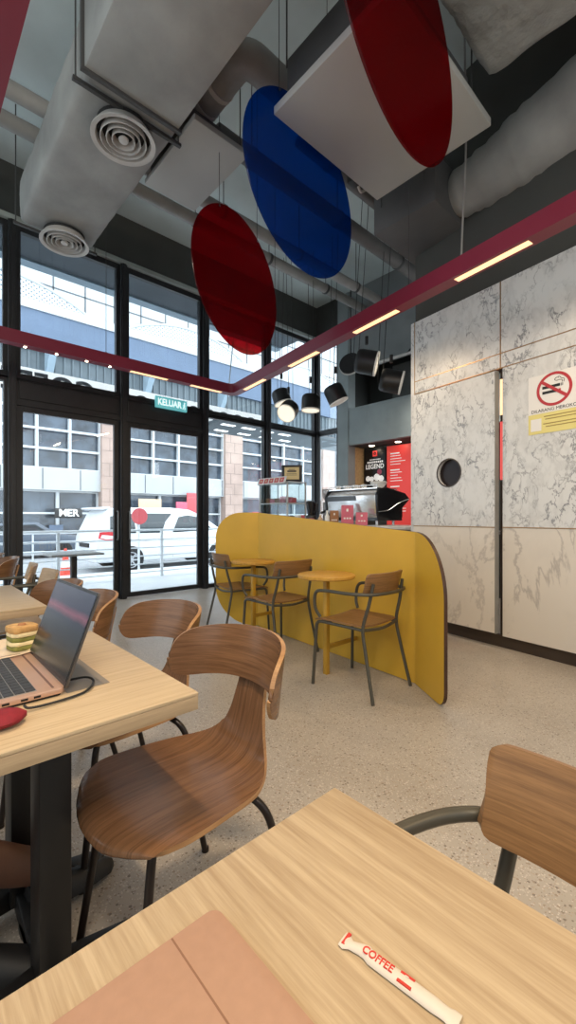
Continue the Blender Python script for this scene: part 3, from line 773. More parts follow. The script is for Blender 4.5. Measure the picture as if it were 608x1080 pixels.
for x in (1.05, 1.36, 1.68, 1.95, .75): lathe(b, [(0, -.008), (.014, -.006), (.016, .001)], 10, Matrix.Translation((*RL((x, 5.34)), 0)))
link('led_spot', b, M['ledspot'], ring)
for p in ((.30, 3.3), (1.9, 5.33), (3.62, 4.2), (3.3, 2.05), (3.0, .1), (.30, .6)):
    q = RL(p); b = NB(); tube(b, [(q[0], q[1], .13), (q[0], q[1], 2.5)], .0035, 6); tube(b, [(q[0], q[1], .13), (q[0], q[1], .16)], .012, 8); link('hanging_wire', b, M['rod'], ring)

# ------------------------------------------------------------------ acrylic discs
def disc(cx, cz_depth, zc, rad, theta, m, label):
    # cx, cz_depth: camera-side metres right / forward, converted to the building frame
    ca, sa = cos(R(42.5)), sin(R(42.5)); x = ca * cx + sa * cz_depth; y = -sa * cx + ca * cz_depth
    t = thing('hanging_disc', label, 'ceiling disc', (x, y, zc), R(42.5 - (90 - theta) + 0), 'acrylic discs hanging from the ceiling')
    # facing: local x is the disc's width direction
    t.rotation_euler = (0, 0, -R(42.5) + R(90 - theta))
    b = NB(); lathe(b, [(0, -.005), (rad - .002, -.005), (rad, -.003), (rad, .003), (rad - .002, .005), (0, .005)], 96, Matrix.Rotation(pi / 2, 4, 'X')); link('disc_panel', b, m, t, False)
    b = NB()
    for s in (-.45, .45):
        zz = rad * math.sqrt(1 - s * s) - .02
        tube(b, [(s * rad, .0, zz), (s * rad, .0, ZC - zc)], .003, 6); tube(b, [(s * rad, -.008, zz), (s * rad, .008, zz)], .010, 10)
    link('hanging_wire', b, M['rod'], t)
    return t
disc(-.113 * 3.95, 3.95, 1.16 + .543 * 3.95, .158 * 3.95, 31, M['red_disc'], 'smallest looking red translucent disc, the lowest of the three by the glass front')
disc(.0384 * 3.3, 3.3, 1.16 + .762 * 3.3, .192 * 3.3, 42, M['blue_disc'], 'blue translucent disc hanging between the two red ones')
disc(.268 * 2.15, 2.15, 1.16 + 1.15 * 2.15, .289 * 2.15, 42, M['red_disc'], 'largest looking red translucent disc at the top edge of the photo')

# ------------------------------------------------------------------ yellow folding screen
t = thing('privacy_screen', 'tall mustard yellow folded screen with rounded corners standing behind the small round tables', 'screen', (2.78, 2.6, 0))
path = [Vector((2.64, 4.06)), Vector((2.90, 3.63)), Vector((2.70, 1.62)), Vector((2.47, 1.28))]
Ls = [(path[i + 1] - path[i]).length for i in range(3)]; TOT = sum(Ls)
def on_path(u):
    for i in range(3):
        if u <= Ls[i] or i == 2:
            d = (path[i + 1] - path[i]).normalized(); return path[i] + d * u
        u -= Ls[i]
def ztop(u): 
    base = 1.215 - (u - Ls[0]) / Ls[1] * .155 if u > Ls[0] else 1.215
    if u > Ls[0] + Ls[1]: base = 1.06
    e = 1.0
    r = .30
    if u < r: base -= .28 * (1 - math.sqrt(max(0, 1 - ((r - u) / r) ** 2)))
    r = .40; v = TOT - u
    if v < r: base -= .42 * (1 - math.sqrt(max(0, 1 - ((r - v) / r) ** 2)))
    return base
def zbot(u):
    z = .004; r = .42
    if u < r: z += .42 * (1 - math.sqrt(max(0, 1 - ((r - u) / r) ** 2)))
    r = .07; v = TOT - u
    if v < r: z += .09 * (1 - math.sqrt(max(0, 1 - ((r - v) / r) ** 2)))
    return z
us = sorted(set([TOT * (1 - cos(pi * k / 60)) / 2 for k in range(61)] + [.004, .015, .03, TOT - .004, TOT - .015, Ls[0], Ls[0] + Ls[1], Ls[0] + .02, Ls[0] + Ls[1] - .02]))
grid = []
for u in us:
    p = on_path(u); a, c_ = zbot(u), ztop(u); grid.append([(p.x - 2.78, p.y - 2.6, a + (c_ - a) * k / 6) for k in range(7)])
b = NB(); shell(b, grid, .024, 0, 1); link('panel', b, [M['yellow'], M['yedge']], t, angle=35)

# ------------------------------------------------------------------ furniture prototypes
def make_lobe_chair():
    """bent ply shell on steel legs; faces local +y"""
    t = thing('dining_chair', 'x', 'chair')
    prof = [(.266, .424, .14), (.263, .434, .172), (.246, .445, .202), (.19, .452, .220), (.10, .452, .222), (.0, .448, .212), (-.07, .445, .200), (-.12, .449, .175), (-.155, .460, .145), (-.180, .480, .115), (-.197, .510, .092), (-.210, .550, .076), (-.222, .60, .066), (-.235, .65, .060), (-.248, .70, .058), (-.256, .735, .056)]
    P = smooth_path([(w, y, z) for (y, z, w) in prof], 3)
    grid = []
    for p in P:
        w = p.x; row = []
        for k in range(13):
            v = -1 + k / 6
            dish = .012 * (v * v - .3) * (1 if p.z < .5 else .3)
            # round the front corners: pull the sides back at the front
            yy = p.y - .050 * abs(v) ** 3 * max(0, min(1, (p.y - .10) / .12))
            row.append((w * v, yy, p.z + dish))
        grid.append(row)
    b = NB(); shell(b, grid, .012, 0, 1); link('seat_shell', b, [M['chairwood'], M['chairedge']], t, angle=50)
    # wrap-around back
    grid = []; n = 41
    for k in range(n):
        u = sin((-1 + 2 * k / (n - 1)) * pi / 2); a = u * R(76); rad = .235
        h = .076 * (max(0, 1 - abs(u) ** 9)) ** .5 + .002
        x = rad * sin(a) * 1.06; y = -.255 + .235 * (1 - cos(a)) * 0.92 + .012
        zc = .733 - .030 * u * u
        grid.append([(x, y - .02 * (q / 3 - 1) * 1.0 * cos(a), zc + h * (q / 3 - 1)) for q in range(7)])
    b = NB(); shell(b, grid, .012, 0, 1); link('backrest', b, [M['chairback'], M['chairedge']], t, angle=50)
    for sx in (-1, 1):
        b = NB(); tube(b, round_path([(sx * .05, .10, .436), (sx * .13, .175, .430), (sx * .165, .235, .0)], .05, 7), .0105, 10); lathe(b, [(0, 0), (.013, 0), (.013, .012), (0, .012)], 10, Matrix.Translation((sx * .165, .235, 0))); link('leg', b, M['legsteel'], t)
        b = NB(); tube(b, round_path([(sx * .06, -.05, .432), (sx * .20, -.10, .428), (sx * .232, -.215, .0)], .09, 8), .0105, 10); lathe(b, [(0, 0), (.013, 0), (.013, .012), (0, .012)], 10, Matrix.Translation((sx * .232, -.215, 0))); link('leg', b, M['legsteel'], t)
    b = NB(); box(b, -.07, .07, -.09, .12, .425, .438, .004); tube(b, [(-.05, .10, .432), (-.05, -.07, .432)], .009); tube(b, [(.05, .10, .432), (.05, -.07, .432)], .009); link('seat_bracket', b, M['legsteel'], t)
    return t

def make_arm_chair(wood_key='armwood', grp=None):
    t = thing('armchair', 'x', 'chair'); W = M[wood_key]; T = M['tube']
    # seat board, slightly dished
    grid = []
    for i in range(9):
        y = -.19 + .40 * i / 8; hw = .205 - .015 * (1 if i == 0 else 0)
        grid.append([(hw * (-1 + k / 4), y, .452 + .010 * abs(-1 + k / 4) ** 2 - (.012 if i == 8 else 0)) for k in range(9)])
    b = NB(); shell(b, grid, .012); link('seat', b, M['armseat'] if wood_key == 'armwood' else W, t)
    # curved back board
    grid = []
    for k in range(25):
        u = sin((-1 + k / 12) * pi / 2); e_ = max(0, (abs(u) - .90) / .10); hz = .050 + .020 * math.sqrt(max(0, 1 - e_ * e_)); x = .205 * u; y = -.255 + .045 * u * u
        grid.append([(x, y - .022 * (q / 3 - 1) * .8, .732 + hz * (q / 3 - 1)) for q in range(7)])
    b = NB(); shell(b, grid, .014); link('backrest', b, W, t)
    # flat tube behind and below the board that turns into the arms
    pts = [(-.215, .155, .475), (-.235, .185, .54), (-.245, .170, .645), (-.25, .08, .668), (-.258, -.10, .672), (-.236, -.20, .674), (-.185, -.256, .674), (-.10, -.280, .674), (0, -.289, .674)]
    full = pts + [(-x, y, z) for x, y, z in pts[-2::-1]]
    b = NB(); tube(b, smooth_path(full, 5), .0115, 10); link('arm_tube', b, T, t)
    for sx in (-1, 1):
        b = NB(); tube(b, round_path([(sx * .185, .08, .440), (sx * .205, .195, .440), (sx * .225, .215, .0)], .035, 6), .0115, 10); link('leg', b, T, t)
        b = NB(); tube(b, smooth_path([(sx * .225, -.285, .0), (sx * .205, -.215, .30), (sx * .198, -.190, .45), (sx * .185, -.225, .60), (sx * .172, -.252, .74)], 5), .0115, 10); link('leg', b, T, t)
    b = NB(); tube(b, round_path([(-.198, -.19, .440), (-.19, .18, .438), (.19, .18, .438), (.198, -.19, .440)], .05, 6), .0105, 8); tube(b, smooth_path([(-.198, -.19, .440), (0, -.205, .425), (.198, -.19, .440)], 5), .0105, 8); link('seat_frame', b, T, t)
    return t

def make_dining_table(name, label, x0, x1, y0, y1, cols, rot90=False, top=.75):
    cx, cy = (x0 + x1) / 2, (y0 + y1) / 2
    t = thing(name, label, 'table', (cx, cy, 0)); dx, dy = (x1 - x0) / 2, (y1 - y0) / 2
    b = NB(); box(b, -dx, dx, -dy, dy, top - .008, top, .0015, 0); link('tabletop', b, M['oakx' if rot90 else 'oak'], t)
    b = NB(); box(b, -dx + .0005, dx - .0005, -dy + .0005, dy - .0005, top - .040, top - .0085, .001); link('table_edge', b, M['oakedge'], t)
    for (px, py) in cols:
        qx, qy = px - cx, py - cy
        b = NB(); box(b, qx - .035, qx + .035, qy - .045, qy + .045, .05, top - .045, .006); link('column', b, M['blackiron'], t)
        b = NB(); box(b, qx - .12, qx + .12, qy - .12, qy + .12, top - .046, top - .040); link('mount_plate', b, M['blackiron'], t)
        for a in (0, 90, 180, 270):
            mt = Matrix.Translation((qx, qy, 0)) @ Matrix.Rotation(R(a), 4, 'Z')
            b = NB(); prism(b, [(.02, .095), (.20, .060), (.235, .045), (.245, .02), (.235, .008), (.205, .008), (.19, .02), (.02, .035)], -.024, .024, 'xz', bev=.006, mtx=mt); link('foot', b, M['blackiron'], t)
    return t

# ------------------------------------------------------------------ tables on the left
make_dining_table('dining_table', 'light oak laptop table with two black columns, nearest table on the left', -.55, .53, .89, 1.64, [(.28, 1.15), (.28, 1.47)])
make_dining_table('dining_table', 'light oak table beyond the laptop table, its bare top at the left edge', -.55, .53, 2.24, 3.08, [(.20, 2.66), (-.3, 2.66)])
make_dining_table('dining_table', 'farthest light oak table on the left, by the glass front', -.55, .42, 4.2, 4.95, [(.15, 4.6)])
make_dining_table('dining_table', 'light oak table right under the camera at the bottom of the photo', -.26, .496, -.32, .436, [(-.05, .0)], True)

chair0 = make_lobe_chair(); used = []
def place(proto, x, y, face, label, group):
    """face = heading in degrees of the chair's front, 0 = +x, 90 = +y"""
    o = proto if proto not in used else copy_tree(proto)
    used.append(proto) if proto not in used else None
    o.location = (x, y, 0); o.rotation_euler = (0, 0, R(face - 90)); o['label'] = label; o['group'] = group
    return o
GC = 'curved walnut chairs along the left tables'
place(chair0, .60, 1.06, 183, 'walnut bentwood chair with wrap-around back in the foreground, its seat half under the laptop table', GC)
place(chair0, .655, 1.60, 184, 'walnut bentwood chair directly behind the foreground one at the laptop table', GC)
place(chair0, .52, 2.10, 184, 'walnut bentwood chair just behind the right edge of the laptop screen', GC)
place(chair0, .52, 2.60, 184, 'walnut bentwood chair peeking out left of the top of the laptop screen', GC)
place(chair0, .58, 4.55, 176, 'walnut bentwood chair far back, right one of the pair by the window post', GC)
place(chair0, .55, 5.08, 176, 'walnut bentwood chair farthest back at the left edge of the photo', GC)
arm0 = make_arm_chair('armwood')
GA = 'tube armchairs at the small round tables'
place(arm0, 2.40, 1.90, 92, 'armchair with teak seat nearest the right end of the yellow screen', GA)
place(arm0, 2.50, 2.87, 88, 'middle armchair between the two small round tables', GA)
place(arm0, 2.655, 3.63, 350, 'farthest armchair at the left end of the yellow screen', GA)
place(arm0, .44, .148, 165, 'wooden board armchair back in the bottom right foreground beside the near table', 'foreground armchair')
arm1 = make_arm_chair('paleply')
GP = 'pale armchairs at the table beyond the laptop'
place(arm1, .56, 3.28, 178, 'pale board armchair nearer of the two beyond the laptop screen', GP)
place(arm1, .56, 3.84, 170, 'pale board armchair farther of the two beyond the laptop screen', GP)

# small round tables
def small_table(x, y, label, bx):
    t = thing('round_table', label, 'table', (x, y, 0), 0, 'small round tables at the yellow screen')
    b = NB(); lathe(b, [(0, .715), (.205, .715), (.213, .722), (.213, .738), (.208, .742), (0, .742)], 48); link('tabletop', b, M['ytable'], t)
    b = NB(); box(b, -.018, .018, -.018, .018, 0, .715, .003); link('post', b, M['ypost'], t)
    b = NB(); box(b, .018, bx - x - .026, -.012, .012, .185, .215, .003); link('brace', b, M['ypost'], t)
    b = NB(); box(b, -.08, .08, -.08, .08, .708, .7155); link('mount_plate', b, M['ypost'], t)
    return t
small_table(2.375, 2.17, 'small round amber table on a yellow post, nearer the camera', 2.755)
small_table(2.60, 3.34, 'small round amber table on a yellow post, farther from the camera', 2.872)

# ------------------------------------------------------------------ on the near table
TZ = .75
# sugar sachet
sx0, sy0, sx1, sy1 = .323, .273, .337, .163
t = thing('sugar_stick', 'white paper sugar stick with red print lying on the near table', 'sachet', ((sx0 + sx1) / 2, (sy0 + sy1) / 2, TZ), math.atan2(sy0 - sy1, sx0 - sx1))
L = math.hypot(sx1 - sx0, sy1 - sy0) / 2
grid = []
for k in range(23):
    u = -1 + k / 11; x = L * u; w = .0078 if abs(u) > .88 else .0066 - .0006 * (abs(u) > .7)
    if .62 < u < .82: w = .0052 + .001 * sin(u * 60)
    hgt = .0034 * max(0, 1 - abs(u) ** 5) + .0008
    rowp = []
    for q in range(9):
        a = q / 8 * pi; rowp.append((x, w * cos(a) + (.002 * sin(u * 9) if u > .5 else 0), .0015 + hgt * sin(a)))
    grid.append(rowp)
b = NB(); shell(b, grid, .0006); link('paper_tube', b, M['paper'], t)
b = NB(); box(b, L * .90, L * .96, -.0066, .0066, .0022, .0036); link('red_end_bar', b, M['redink'], t)
text('print', 'COFFEE', .0105, M['redink'], Matrix.Translation((.018, 0, .0058)) @ Matrix.Rotation(pi, 4, 'Z'), t, .0002, True, .85)
b = NB(); box(b, -.016, -.003, -.0052, .0052, .0044, .0056); link('red_block', b, M['redink'], t)
text('block_letter', 'F', .008, M['paper'], Matrix.Translation((-.009, 0, .0060)) @ Matrix.Rotation(pi, 4, 'Z'), t, .0002, True)
# tan folio
t = thing('folio_case', 'closed tan leatherette tablet folio at the bottom left of the near table', 'tablet case', (.008, .169, TZ))
def rrect(x0, x1, y0, y1, r, n=6):
    out = []
    for cx_, cy_, a0 in ((x1 - r, y1 - r, 0), (x0 + r, y1 - r, 90), (x0 + r, y0 + r, 180), (x1 - r, y0 + r, 270)):
        for k in range(n + 1): a = R(a0 + 90 * k / n); out.append((cx_ + r * cos(a), cy_ + r * sin(a)))
    return out
b = NB(); prism(b, rrect(-.06, .238, -.04, .209, .012), 0, .011, 'xy', bev=.002); link('cover', b, M['tan'], t)
b = NB()
for x in (.187, .04): box(b, x - .0008, x + .0008, -.038, .207, .0108, .0113)
link('fold_line', b, mat('tan_crease', (.22, .11, .065), .8), t)

# ------------------------------------------------------------------ on the laptop table
lp = thing('laptop', 'open rose gold laptop with dark screen on the left table', 'laptop', (.290, 1.262, TZ), 0)
# local: hinge along y at x = 0, base towards -x
hw = .178; D = .245
b = NB(); prism(b, rrect(-D, .004, -hw, hw, .012), .006, .019, 'xy', bev=.002); link('base', b, M['rose'], lp)
b = NB(); prism(b, rrect(-D + .006, -.002, -hw + .006, hw - .006, .01), .0, .006, 'xy'); link('bottom_cover', b, M['bezel'], lp)
b = NB(); box(b, -.178, -.050, -hw + .018, hw - .018, .0188, .0194); link('key_bed', b, M['silver'], lp)
b = NB(); rows = 6; 
for r_ in range(rows):
    x1_ = -.052 - r_ * .0212; nk = 15 if r_ < 5 else 9
    yy = hw - .020
    for k in range(nk):
        wdt = (2 * hw - .04) / nk
        if r_ == 5 and k == 4: pass
        y1_ = yy - k * wdt
        box(b, x1_ - .0185, x1_, y1_ - wdt + .0022, y1_, .0192, .0212)
link('keyboard', b, M['key'], lp, False)
b = NB(); box(b, -.238, -.186, -.055, .055, .0188, .0193); link('trackpad', b, M['silver'], lp, False)
b = NB(); box(b, -.021, -.016, -hw + .012, hw - .012, .0186, .0194); link('hinge_slot', b, mat('rose_shadow_slot', (.16, .08, .06), .5), lp, False)
b = NB(); 
for x in (-.06, -.085, -.12): box(b, x, x + .014, -hw - .0005, -hw + .004, .009, .014)
link('port', b, M['bezel'], lp, False)
tilt = Matrix.Translation((.004, 0, .014)) @ Matrix.Rotation(R(20), 4, 'Y')
b = NB(); t_ = bmesh.new(); prism(t_, rrect(-hw, hw, 0, .225, .008), -.001, .004, 'yz'); bmesh.ops.transform(t_, matrix=tilt, verts=t_.verts[:]); merge(b, t_); lid = link('lid', b, M['lidgrey'], lp)
b = NB(); t_ = bmesh.new(); prism(t_, rrect(-hw + .002, hw - .002, .002, .223, .007), -.0022, -.0010, 'yz'); bmesh.ops.transform(t_, matrix=tilt, verts=t_.verts[:]); merge(b, t_); link('bezel', b, M['bezel'], lid)
def screen_mat():
    m = bpy.data.materials.new('laptop_picture'); m.use_nodes = True; nt = m.node_tree; Lk = nt.links.new; bs = nt.nodes['Principled BSDF']
    tc = nt.nodes.new('ShaderNodeTexCoord'); sp = nt.nodes.new('ShaderNodeSeparateXYZ'); Lk(tc.outputs['Object'], sp.inputs[0])
    n_ = nt.nodes.new('ShaderNodeTexNoise'); n_.inputs['Scale'].default_value = 14; n_.inputs['Detail'].default_value = 5; Lk(tc.outputs['Object'], n_.inputs['Vector'])
    ad = nt.nodes.new('ShaderNodeMath'); ad.operation = 'MULTIPLY_ADD'; ad.inputs[1].default_value = .012; Lk(n_.outputs['Fac'], ad.inputs[0]); Lk(sp.outputs[2], ad.inputs[2])
    mr = nt.nodes.new('ShaderNodeMapRange'); mr.inputs['From Min'].default_value = .03; mr.inputs['From Max'].default_value = .25; Lk(ad.outputs[0], mr.inputs['Value'])
    cr = nt.nodes.new('ShaderNodeValToRGB'); e = cr.color_ramp.elements
    e[0].position = 0; e[0].color = (.012, .016, .018, 1); e[1].position = 1; e[1].color = (.06, .08, .13, 1)
    for p, c_ in ((.30, (.030, .027, .025)), (.45, (.04, .044, .05)), (.55, (.05, .055, .08)), (.62, (.34, .12, .17)), (.69, (.07, .075, .12))):
        x = e.new(p); x.color = (*c_, 1)
    Lk(mr.outputs[0], cr.inputs['Fac']); bs.inputs['Base Color'].default_value = (.01, .01, .01, 1); bs.inputs['Roughness'].default_value = .18
    Lk(cr.outputs['Color'], bs.inputs['Emission Color']); bs.inputs['Emission Strength'].default_value = .6
    return m
b = NB(); t_ = bmesh.new(); prism(t_, [(-hw + .008, .014), (hw - .008, .014), (hw - .008, .217), (-hw + .008, .217)], -.0030, -.0022, 'yz'); bmesh.ops.transform(t_, matrix=tilt, verts=t_.verts[:]); merge(b, t_); link('screen', b, screen_mat(), lid, False)
# cable
b = NB(); tube(b, smooth_path([(.315, 1.16, TZ + .006), (.355, 1.135, TZ + .012), (.362, 1.10, TZ + .010), (.33, 1.06, TZ + .005), (.27, 1.045, TZ + .005), (.215, 1.04, TZ + .008), (.205, 1.052, TZ + .012)], 8), .0028, 8)
tag(link('charging_cable', b, M['cable']), 'thin black cable looping out beside the laptop hinge', 'cable')
b = NB(); prism(b, rrect(.30, .398, 1.09, 1.40, .003), TZ, TZ + .0012, 'xy')  # flat grey sheet on the tabletop, reaching past the laptop hinge
tag(link('grey_sheet', b, M['mat'], None, False), 'thin grey sheet lying behind the laptop screen', 'mat')
# red case
t = thing('glasses_case', 'dark red fabric case with beige zip tabs at the table edge', 'case', (.115, 1.01, TZ), R(-8))
grid = []
for i in range(13):
    u = -1 + i / 6; hwid = .038 * max(0, 1 - abs(u) ** 4) ** .5 + .001
    grid.append([(u * .085, hwid * cos(q / 10 * 2 * pi), .016 + .015 * max(.1, 1 - abs(u) ** 4) ** .5 * sin(q / 10 * 2 * pi)) for q in range(11)])
b = NB(); shell(b, grid, .001); link('pouch', b, M['redcase'], t)
b = NB(); 
for k in range(5): box(b, .0 - k * .022, .016 - k * .022, .018, .028, .027, .031, mtx=Matrix.Rotation(R(14 * (-1) ** k), 4, 'Z'))
link('zip_tab', b, M['beige'], t)
# tray, plate, sandwich
t = thing('tray', 'dark rectangular serving tray behind the laptop keyboard', 'tray', (.125, 1.555, TZ))
b = NB(); prism(b, rrect(-.20, .19, -.10, .10, .02), 0, .004, 'xy'); link('tray_base', b, M['tray'], t)
b = NB(); tube(b, [(x, y, .008) for x, y in rrect(-.20, .19, -.10, .10, .02)], .007, 8, closed=True); link('rim', b, M['tray'], t)
b = NB(); lathe(b, [(0, 0), (.06, 0), (.07, .004), (.105, .016), (.108, .018), (.105, .020), (.068, .009), (0, .008)], 40, Matrix.Translation((.235, 1.515, TZ + .0045)))
pl = tag(link('plate', b, M['plate']), 'round cream plate under the sandwich', 'plate')
t = thing('sandwich', 'stacked sandwich of toasted bread with green and cream layers', 'food', (.289, 1.513, TZ + .0145), R(10))
rnd = random.Random(4)
def slab(z0, z1, s, m, nm):
    b = NB(); prism(b, [(x + rnd.uniform(-.0015, .0015), y + rnd.uniform(-.0015, .0015)) for x, y in rrect(-s, s, -s, s, .022, 5)], z0, z1, 'xy', bev=.003); link(nm, b, m, t)
slab(0, .014, .036, M['green'], 'green_layer'); slab(.014, .026, .037, M['cream'], 'cream_layer'); slab(.026, .040, .036, M['green'], 'green_layer')
slab(.040, .052, .037, M['cream'], 'cream_layer'); slab(.052, .070, .038, M['bread'], 'bread_slice')
b = NB(); lathe(b, [(0, 0), (.012, 0), (.010, .004), (0, .006)], 10, Matrix.Translation((.0, .0, .070))); link('topping', b, M['brownpack'], t)

# ------------------------------------------------------------------ the seated person (mostly outside the frame)
def skin_body(name, verts, edges, radii, m, parent=None, sub=2):
    me = bpy.data.meshes.new(name); me.from_pydata(verts, edges, []); me.materials.append(m)
    o = bpy.data.objects.new(name, me); COL.objects.link(o)
    o.modifiers.new('skin', 'SKIN'); me.skin_vertices
    for i, r_ in enumerate(radii):
        me.skin_vertices[0].data[i].radius = (r_, r_) if not isinstance(r_, tuple) else r_
        me.skin_vertices[0].data[i].use_root = (i == 0)
    s = o.modifiers.new('sub', 'SUBSURF'); s.levels = sub; s.render_levels = sub
    o.modifiers['skin'].use_smooth_shade = True
    if parent: o.parent = parent
    return o
pt = thing('person', 'person in black shorts seated left of the laptop table, bare legs stretched under it', 'person', (0, 0, 0))
PV = [(-.66, 1.30, .53), (-.68, 1.30, .72), (-.67, 1.30, .92), (-.65, 1.30, 1.08), (-.64, 1.30, 1.17),      # pelvis, belly, chest, collar, neck
      (-.60, 1.215, .52), (-.22, 1.19, .52), (-.02, 1.22, .30), (.19, 1.29, .115),                            # right leg
      (-.60, 1.385, .53), (-.22, 1.40, .54), (.02, 1.385, .36), (.24, 1.365, .215), (.36, 1.40, .13),         # left leg
      (-.64, 1.14, 1.06), (-.58, 1.08, .84), (-.36, 1.10, .81), (-.28, 1.115, .80),                           # right arm, wrist, palm
      (-.64, 1.46, 1.06), (-.58, 1.50, .84), (-.36, 1.40, .81), (-.28, 1.375, .80)]
PE = [(0, 1), (1, 2), (2, 3), (3, 4), (0, 5), (5, 6), (6, 7), (7, 8), (0, 9), (9, 10), (10, 11), (11, 12), (12, 13), (3, 14), (14, 15), (15, 16), (16, 17), (3, 18), (18, 19), (19, 20), (20, 21)]
PRr = [.13, .12, .13, .10, .05, .085, .062, .056, .038, .085, .064, .064, .052, .04, .05, .040, .026, (.036, .02), .05, .040, .026, (.036, .02)]
# fingers and thumbs
for base, sy in ((17, 1), (21, -1)):
    bx, by, bz = PV[base]
    for q, (oy, ln) in enumerate(((-.030, .062), (-.010, .074), (.010, .070), (.028, .056))):
        i0 = len(PV); y = by - sy * oy
        PV += [(bx + .035, y, bz + .002), (bx + .035 + ln * .5, y, bz - .004), (bx + .035 + ln, y, bz - .018)]; PE += [(base, i0), (i0, i0 + 1), (i0 + 1, i0 + 2)]; PRr += [.010, .009, .0075]
    i0 = len(PV); PV += [(bx + .0, by + sy * .040, bz - .004), (bx + .035, by + sy * .058, bz - .012)]; PE += [(base, i0), (i0, i0 + 1)]; PRr += [.012, .010]
skin_body('body', PV, PE, PRr, M['skin'], pt)
b = NB(); bmesh.ops.create_uvsphere(b, u_segments=28, v_segments=20, radius=1)
for v in b.verts:
    x, y, z = v.co; jaw = 1 - .22 * max(0, -z); v.co = Vector((x * .096 * jaw + (.012 if z < -.3 and x > 0 else 0), y * .078 * jaw, z * .118))
    if x > .93 and -.25 < z < .15: v.co.x += .02 * (1 - abs(z + .05) / .2) if abs(y) < .25 else 0
bmesh.ops.translate(b, vec=(-.615, 1.30, 1.30), verts=b.verts[:])
for sy in (-1, 1): lathe(b, [(0, -.008), (.03, -.006), (.026, .006), (0, .004)], 12, Matrix.Translation((-.62, 1.30 + sy * .078, 1.30)) @ Matrix.Rotation(pi / 2, 4, 'X'))
link('head', b, M['skin'], pt, angle=180)
b = NB()
for sy in (-1, 1): lathe(b, [(0, -.012), (.010, -.006), (.012, 0), (.010, .006), (0, .012)], 12, Matrix.Translation((-.528, 1.30 + sy * .032, 1.315)))
link('eyes', b, M['white'], pt)
b = NB(); box(b, -.532, -.522, 1.278, 1.322, 1.247, 1.254, .003); link('mouth', b, M['redcase'], pt)
b = NB(); bmesh.ops.create_uvsphere(b, u_segments=24, v_segments=16, radius=1)
for v in b.verts:
    v.co = Vector((v.co.x * .100 - .014, v.co.y * .090, v.co.z * .112 + .022))
    if v.co.x > .03 and v.co.z < .06: v.co.x *= .4
bmesh.ops.translate(b, vec=(-.615, 1.30, 1.30), verts=b.verts[:]); link('hair', b, M['hair'], pt, angle=180)
skin_body('shirt', [(-.67, 1.30, .62), (-.68, 1.30, .75), (-.67, 1.30, .92), (-.65, 1.30, 1.07), (-.64, 1.13, 1.06), (-.60, 1.09, .92), (-.64, 1.47, 1.06), (-.60, 1.50, .92)],
          [(0, 1), (1, 2), (2, 3), (3, 4), (4, 5), (3, 6), (6, 7)], [.145, .135, .145, .105, .062, .056, .062, .056], M['shirt'], pt)
skin_body('shorts', [(-.67, 1.30, .60), (-.66, 1.30, .53), (-.60, 1.215, .52), (-.25, 1.19, .52), (-.60, 1.385, .53), (-.25, 1.40, .54)],
          [(0, 1), (1, 2), (2, 3), (1, 4), (4, 5)], [.145, .145, .098, .080, .098, .082], M['cloth'], pt)
def shoe(x, y, z, rz, ry, nm='shoe'):
    b = NB(); grid = []
    for i in range(13):
        u = i / 12; w = .036 + .012 * sin(pi * min(1, u * 1.1)) if u < .95 else .030
        if i in (0, 12): w *= .55
        h = .075 - .045 * u ** .8 + (-.01 if i == 12 else 0)
        grid.append([(u * .27 - .06, w * cos(a_), max(0, h * sin(a_)) if sin(a_) > 0 else 0) for a_ in [k / 14 * 2 * pi for k in range(15)]])
    rings = [[b.verts.new(p) for p in row[:-1]] for row in grid]
    for a_, c_ in zip(rings, rings[1:]):
        for k in range(14): b.faces.new((a_[k], a_[(k + 1) % 14], c_[(k + 1) % 14], c_[k]))
    b.faces.new(rings[0]); b.faces.new(rings[-1][::-1])
    bmesh.ops.transform(b, matrix=Matrix.Translation((x, y, z)) @ Matrix.Rotation(R(rz), 4, 'Z') @ Matrix.Rotation(R(ry), 4, 'Y'), verts=b.verts[:])
    return link(nm, b, M['shoe'], pt, angle=70)
shoe(.33, 1.41, .040, 12, 8); shoe(.18, 1.28, .035, -30, 8)
t = thing('stool', 'low black upholstered stool under the person at the left', 'stool', (-.68, 1.30, 0))
b = NB(); box(b, -.22, .22, -.22, .22, .36, .42, .03, seg=4); link('seat', b, M['cloth'], t)
for sx in (-1, 1):
    for sy in (-1, 1): b = NB(); tube(b, [(sx * .18, sy * .18, 0), (sx * .16, sy * .16, .37)], .014); link('leg', b, M['legsteel'], t)

# ------------------------------------------------------------------ service counter and what stands on it
CZ = 1.06
t = thing('service_counter', 'long stone topped service counter behind the yellow screen', 'counter', (4.8, 4.2, 0))
b = NB(); box(b, -.40, .40, -1.62, 1.70, CZ - .04, CZ, .004); link('worktop', b, M['counter'], t)
b = NB(); box(b, -.34, .36, -1.60, 1.66, 0, CZ - .04); link('cabinet', b, M['counterfront'], t, False)
# espresso machine
em = thing('espresso_machine', 'large chrome and black espresso machine on the counter', 'coffee machine', (4.62, 3.77, CZ), 0)
b = NB(); prism(b, [(.03, .10), (.0, .16), (-.02, .40), (.06, .47), (.20, .48), (.20, .12)], -.42, .42, 'xz', bev=.01); link('chrome_back', b, M['chrome'], em)
b = NB(); prism(b, [(.04, .06), (.55, .06), (.50, .20), (.74, .36), (.62, .44), (.20, .50), (.04, .49), (-.03, .40), (.0, .13)], -.46, -.42, 'xz', bev=.006); link('side_panel', b, M['machdark'], em)
b = NB(); prism(b, [(.04, .06), (.55, .06), (.50, .20), (.74, .36), (.62, .44), (.20, .50), (.04, .49), (-.03, .40), (.0, .13)], .42, .46, 'xz', bev=.006); link('side_panel', b, M['machdark'], em)
b = NB(); box(b, .2, .62, -.42, .42, .10, .42, .01); box(b, .04, .3, -.42, .42, .06, .12); link('body', b, M['machdark'], em)
